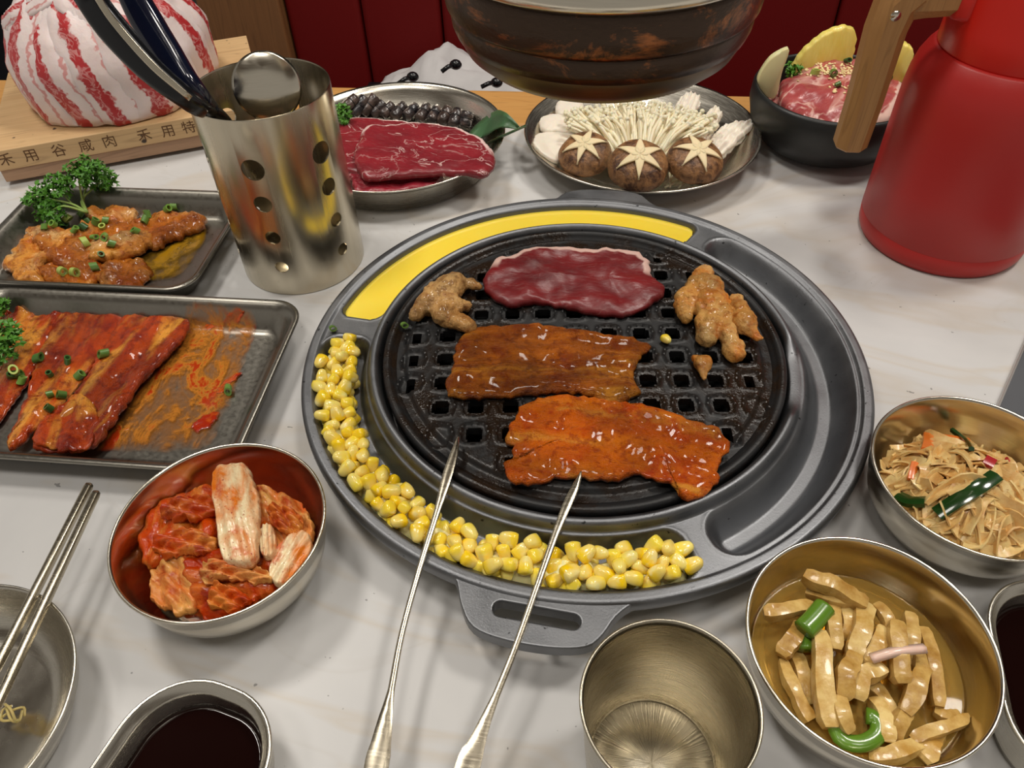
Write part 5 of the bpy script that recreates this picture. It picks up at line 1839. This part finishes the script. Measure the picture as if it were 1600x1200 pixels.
scallions([(1323, 98), (1273, 116), (1300, 117), (1308, 136), (1387, 125)], 0.0645, 'green scallion slice on the sesame steak', 'scallions on the steak', 1.0, (1,))
MPI = Mat('pineapple', rough=0.35, sss=0.25, sss_scale=0.005, coat=0.3)
MPI.set(color=MPI.mix(MPI.noise(MPI.coords((4, 1, 1)), 60, 4), S(246, 232, 140), S(230, 204, 76)))
MPI.bump(MPI.noise(MPI.coords((5, 1, 1)), 60, 4), 0.5, 0.0015)
M_PEAR = m_plain('pale_pear', S(222, 216, 164), 0.4, 0.06, 40, 0.1, sss=0.2, sss_scale=0.005)


def upright(name, pts, y, thick, mat, label, cat, lean=0.0, scal=0.0):
    P = [w(a, b, y) for a, b in pts]
    P = smooth_path([(p.x, 0, p.z) for p in P], 60, True)
    c = sum(P, Vector()) / len(P)
    zb = min(p.z for p in P)
    c.z = zb
    loops = []
    for yy, k in ((-thick / 2, 0.90), (-thick / 2 * 0.8, 1.0), (thick / 2 * 0.8, 1.0), (thick / 2, 0.90)):
        L = []
        ce = Vector((0, 0, (max(p.z for p in P) - zb) / 2))
        for i, p in enumerate(P):
            q = p - c - ce
            s = k * (1 + scal * (abs(math.sin(i * 0.95)) - 0.5))
            q = q * s + ce
            L.append((q.x, yy + lean * q.z, q.z))
        loops.append(L)
    o = mk(name, *rings(loops, True, True), mat, None, (c.x, y, zb))
    sharp(o, 60)
    return tag(o, label, cat)


upright('pineapple_slice', [(1236, 112), (1250, 88), (1267, 72), (1292, 55), (1321, 46), (1338, 54), (1336, 76), (1328, 100), (1312, 122), (1250, 126)], 0.398, 0.010, MPI.m, 'large pineapple slice standing behind the sesame steak', 'pineapple', 0.15, 0.05)
upright('pineapple_slice', [(1384, 108), (1392, 76), (1402, 68), (1416, 70), (1426, 78), (1424, 98), (1418, 122), (1390, 126)], 0.368, 0.012, MPI.m, 'smaller pineapple slice beside the flask handle', 'pineapple', 0.1, 0.06)
upright('pear_slice', [(1200, 150), (1186, 134), (1184, 122), (1194, 104), (1208, 89), (1231, 78), (1232, 86), (1222, 112), (1212, 148)], 0.352, 0.008, M_PEAR, 'pale green fruit slice standing at the rim of black bowl', 'fruit slice', 0.1)
parsley('dark leafy garnish between the fruit slice and the steak', g(1236, 125, 0.05), [([g(1237, 120, 0.058)], g(1238, 108, 0.060))], 0.0045, 30, 0.008)

# ================================================================== red flask
FK = Vector((0.2976, 0.1995, 0))
fk = thing('vacuum_flask', 'tall red vacuum flask with a wooden side handle', 'flask', FK)
mk('body', *lathe([(0, 0.0), (0.058, 0.0), (0.0635, 0.0015), (0.0655, 0.006), (0.0664, 0.0178), (0.0660, 0.0182), (0.0664, 0.0186), (0.0668, 0.06), (0.0672, 0.10), (0.0672, 0.120), (0.0662, 0.134), (0.0640, 0.144), (0.0605, 0.1515), (0.0572, 0.1560), (0.0556, 0.1580), (0.0548, 0.1575), (0, 0.157)], 128), M_RED, fk)
mk('collar', *lathe([(0, 0.156), (0.0545, 0.1570), (0.0552, 0.1590), (0.0552, 0.176), (0.0540, 0.182), (0.0535, 0.205), (0.0520, 0.214), (0.047, 0.219), (0, 0.221)], 128), M_RED2, fk)
HX = w(1395, 8, 0.192).x - FK.x
hxb = w(1333, 205, 0.192).x - FK.x
hy0 = 0.192 - FK.y
octs = [(1, 0.45), (1, -0.45), (0.45, -1), (-0.45, -1), (-1, -0.45), (-1, 0.45), (-0.45, 1), (0.45, 1)]
gd = (-1, 0.0)
z_t = 0.206
P = [Vector((hxb + 0.0005, hy0, 0.083)), Vector((hxb + 0.0005, hy0, 0.0845)), Vector((hxb + 0.001, hy0, 0.12)), Vector((HX, hy0, 0.172)), Vector((HX + 0.002, hy0, 0.190)), Vector((HX + 0.010, hy0, 0.200))]
hdl = sharp(mk('handle', *sweep(P, octs, up=(1, 0, 0), scale=[(0.0115, 0.0105), (0.0128, 0.0118), (0.0132, 0.0122), (0.0145, 0.0130), (0.0150, 0.0140), (0.0150, 0.0140)]), M_OAK, fk), 25)
A = [Vector((HX - 0.004, hy0, 0.1970)), Vector((HX + 0.010, hy0, 0.1955)), Vector((HX + 0.022, hy0, 0.1945)), Vector((-0.058, hy0 + 0.002, 0.1945))]
sharp(mk('handle_arm', *sweep(A, octs, scale=[(0.0125, 0.0150), (0.0128, 0.0165), (0.0128, 0.0130), (0.0128, 0.0122)]), M_OAK, fk), 25)
mk('handle_mount', *sweep([Vector((-0.0605, hy0 + 0.002, 0.1945)), Vector((-0.050, hy0 + 0.003, 0.1940)), Vector((-0.035, 0, 0.192))], rrect(0.0132, 0.0128, 0.004, 3), scale=[1, 1.15, 1.3]), M_RED2, fk)
mk('rivet', *tube([Vector((HX - 0.001, hy0 - 0.0150, 0.186)), Vector((HX - 0.001, hy0 - 0.012, 0.186))], 0.0035, 16), m_steel, hdl)

# ================================================================== extractor hood
HO = Vector((0.0, 0.012, 0))
MHD = Mat('sooty_copper', metal=1.0)
vh = MHD.coords((1, 1, 1.6))
soot_and_dark = MHD.ramp(MHD.noise(vh, 26, 6, 0.72, 0.6), [(0.57, 0.0), (0.66, 1.0)])
cop = MHD.mix(MHD.noise(vh, 90, 4), S(170, 112, 74), S(120, 74, 46))
MHD.set(color=MHD.mix(soot_and_dark, (0.065, 0.045, 0.034, 1), cop), rough=MHD.mix(soot_and_dark, 0.34, 0.30))
MHD.bump(MHD.noise(vh, 240, 4), 0.3, 0.0008)
MHU = Mat('hood_bronze', metal=1.0, rough=0.36)
MHU.set(color=MHU.mix(MHU.noise(MHU.coords(), 60, 4), (0.16, 0.12, 0.075, 1), (0.10, 0.075, 0.05, 1)))
hd2 = thing('extractor_hood', 'round sooty copper extractor hood hanging above the grill', 'hood', HO)
mk('lower_bowl', *lathe([(0.034, 0.232), (0.034, 0.2295), (0.050, 0.2270), (0.060, 0.2295), (0.0672, 0.2355), (0.0708, 0.2425), (0.0712, 0.2440), (0.0690, 0.2440), (0.050, 0.235), (0.034, 0.232)], 128), MHU.m, hd2)
mk('lower_band', *lathe([(0.0690, 0.2430), (0.0714, 0.2430), (0.0730, 0.2470), (0.0737, 0.2530), (0.0735, 0.2552), (0.0690, 0.2552)], 128), MHD.m, hd2)
mk('middle_band', *lathe([(0.0690, 0.2545), (0.0742, 0.2545), (0.0754, 0.2562), (0.0766, 0.2640), (0.0768, 0.2720), (0.0766, 0.2745), (0.0690, 0.2745)], 128), MHD.m, hd2)
mk('steel_ring', *lathe([(0.0690, 0.2740), (0.0770, 0.2740), (0.0782, 0.2755), (0.0786, 0.2780), (0.0780, 0.2810), (0.0766, 0.2825), (0.0690, 0.2825)], 128), m_steel, hd2)
mk('duct', *lathe([(0.0690, 0.2820), (0.0755, 0.2820), (0.0755, 1.9), (0.0690, 1.9), (0.0690, 0.2820)], 96), m_steel, hd2)

# ================================================================== slate slab at the table side
tp = thing('tablet', 'dark grey flat tablet with a pale edge beside the tofu bowl', 'tablet', (0, 0, 0))
e0, e1 = g(1557, 637, 0.006), g(1600, 537, 0.006)
ed = (e1 - e0).normalized()
en_ = Vector((ed.y, -ed.x, 0))
tc = e0 + ed * 0.055 + en_ * 0.075
tp.location = (tc.x, tc.y, 0)
tp.rotation_euler = (0, 0, math.atan2(ed.y, ed.x))
lp = rrect(0.100, 0.075, 0.008, 6)
bevel(mk('case', *rings([[(a, b, 0.0002) for a, b in lp], [(a, b, 0.0062) for a, b in lp]], True, True), m_plain('pale_aluminium', S(190, 188, 184), 0.35, 0.03, 100, 0, metal=0.8), tp, smooth=False), 0.0005)
l2 = rrect(0.0985, 0.0735, 0.0070, 6)
mk('screen', *rings([[(a, b, 0.0058) for a, b in l2], [(a, b, 0.0066) for a, b in l2]], True, True), M_DARKMETAL, tp, smooth=False)

# crumbs and scallion bits on the surround
for px, py, r, lab in ((520, 513, 0.0030, 'tiny green scallion crumb on the grill surround'), (632, 508, 0.0026, 'tiny green scallion crumb on the grill plate edge')):
    q = g(px, py, 0.031 if px < 600 else 0.034)
    o = bpy.data.objects.new('scallion_slice', SC_D)
    col.objects.link(o)
    o.location = q
    o.rotation_euler = (1.2, 0.3, 0.5)
    o.scale = (0.8, 0.8, 0.6)
    tag(o, lab, 'scallion')
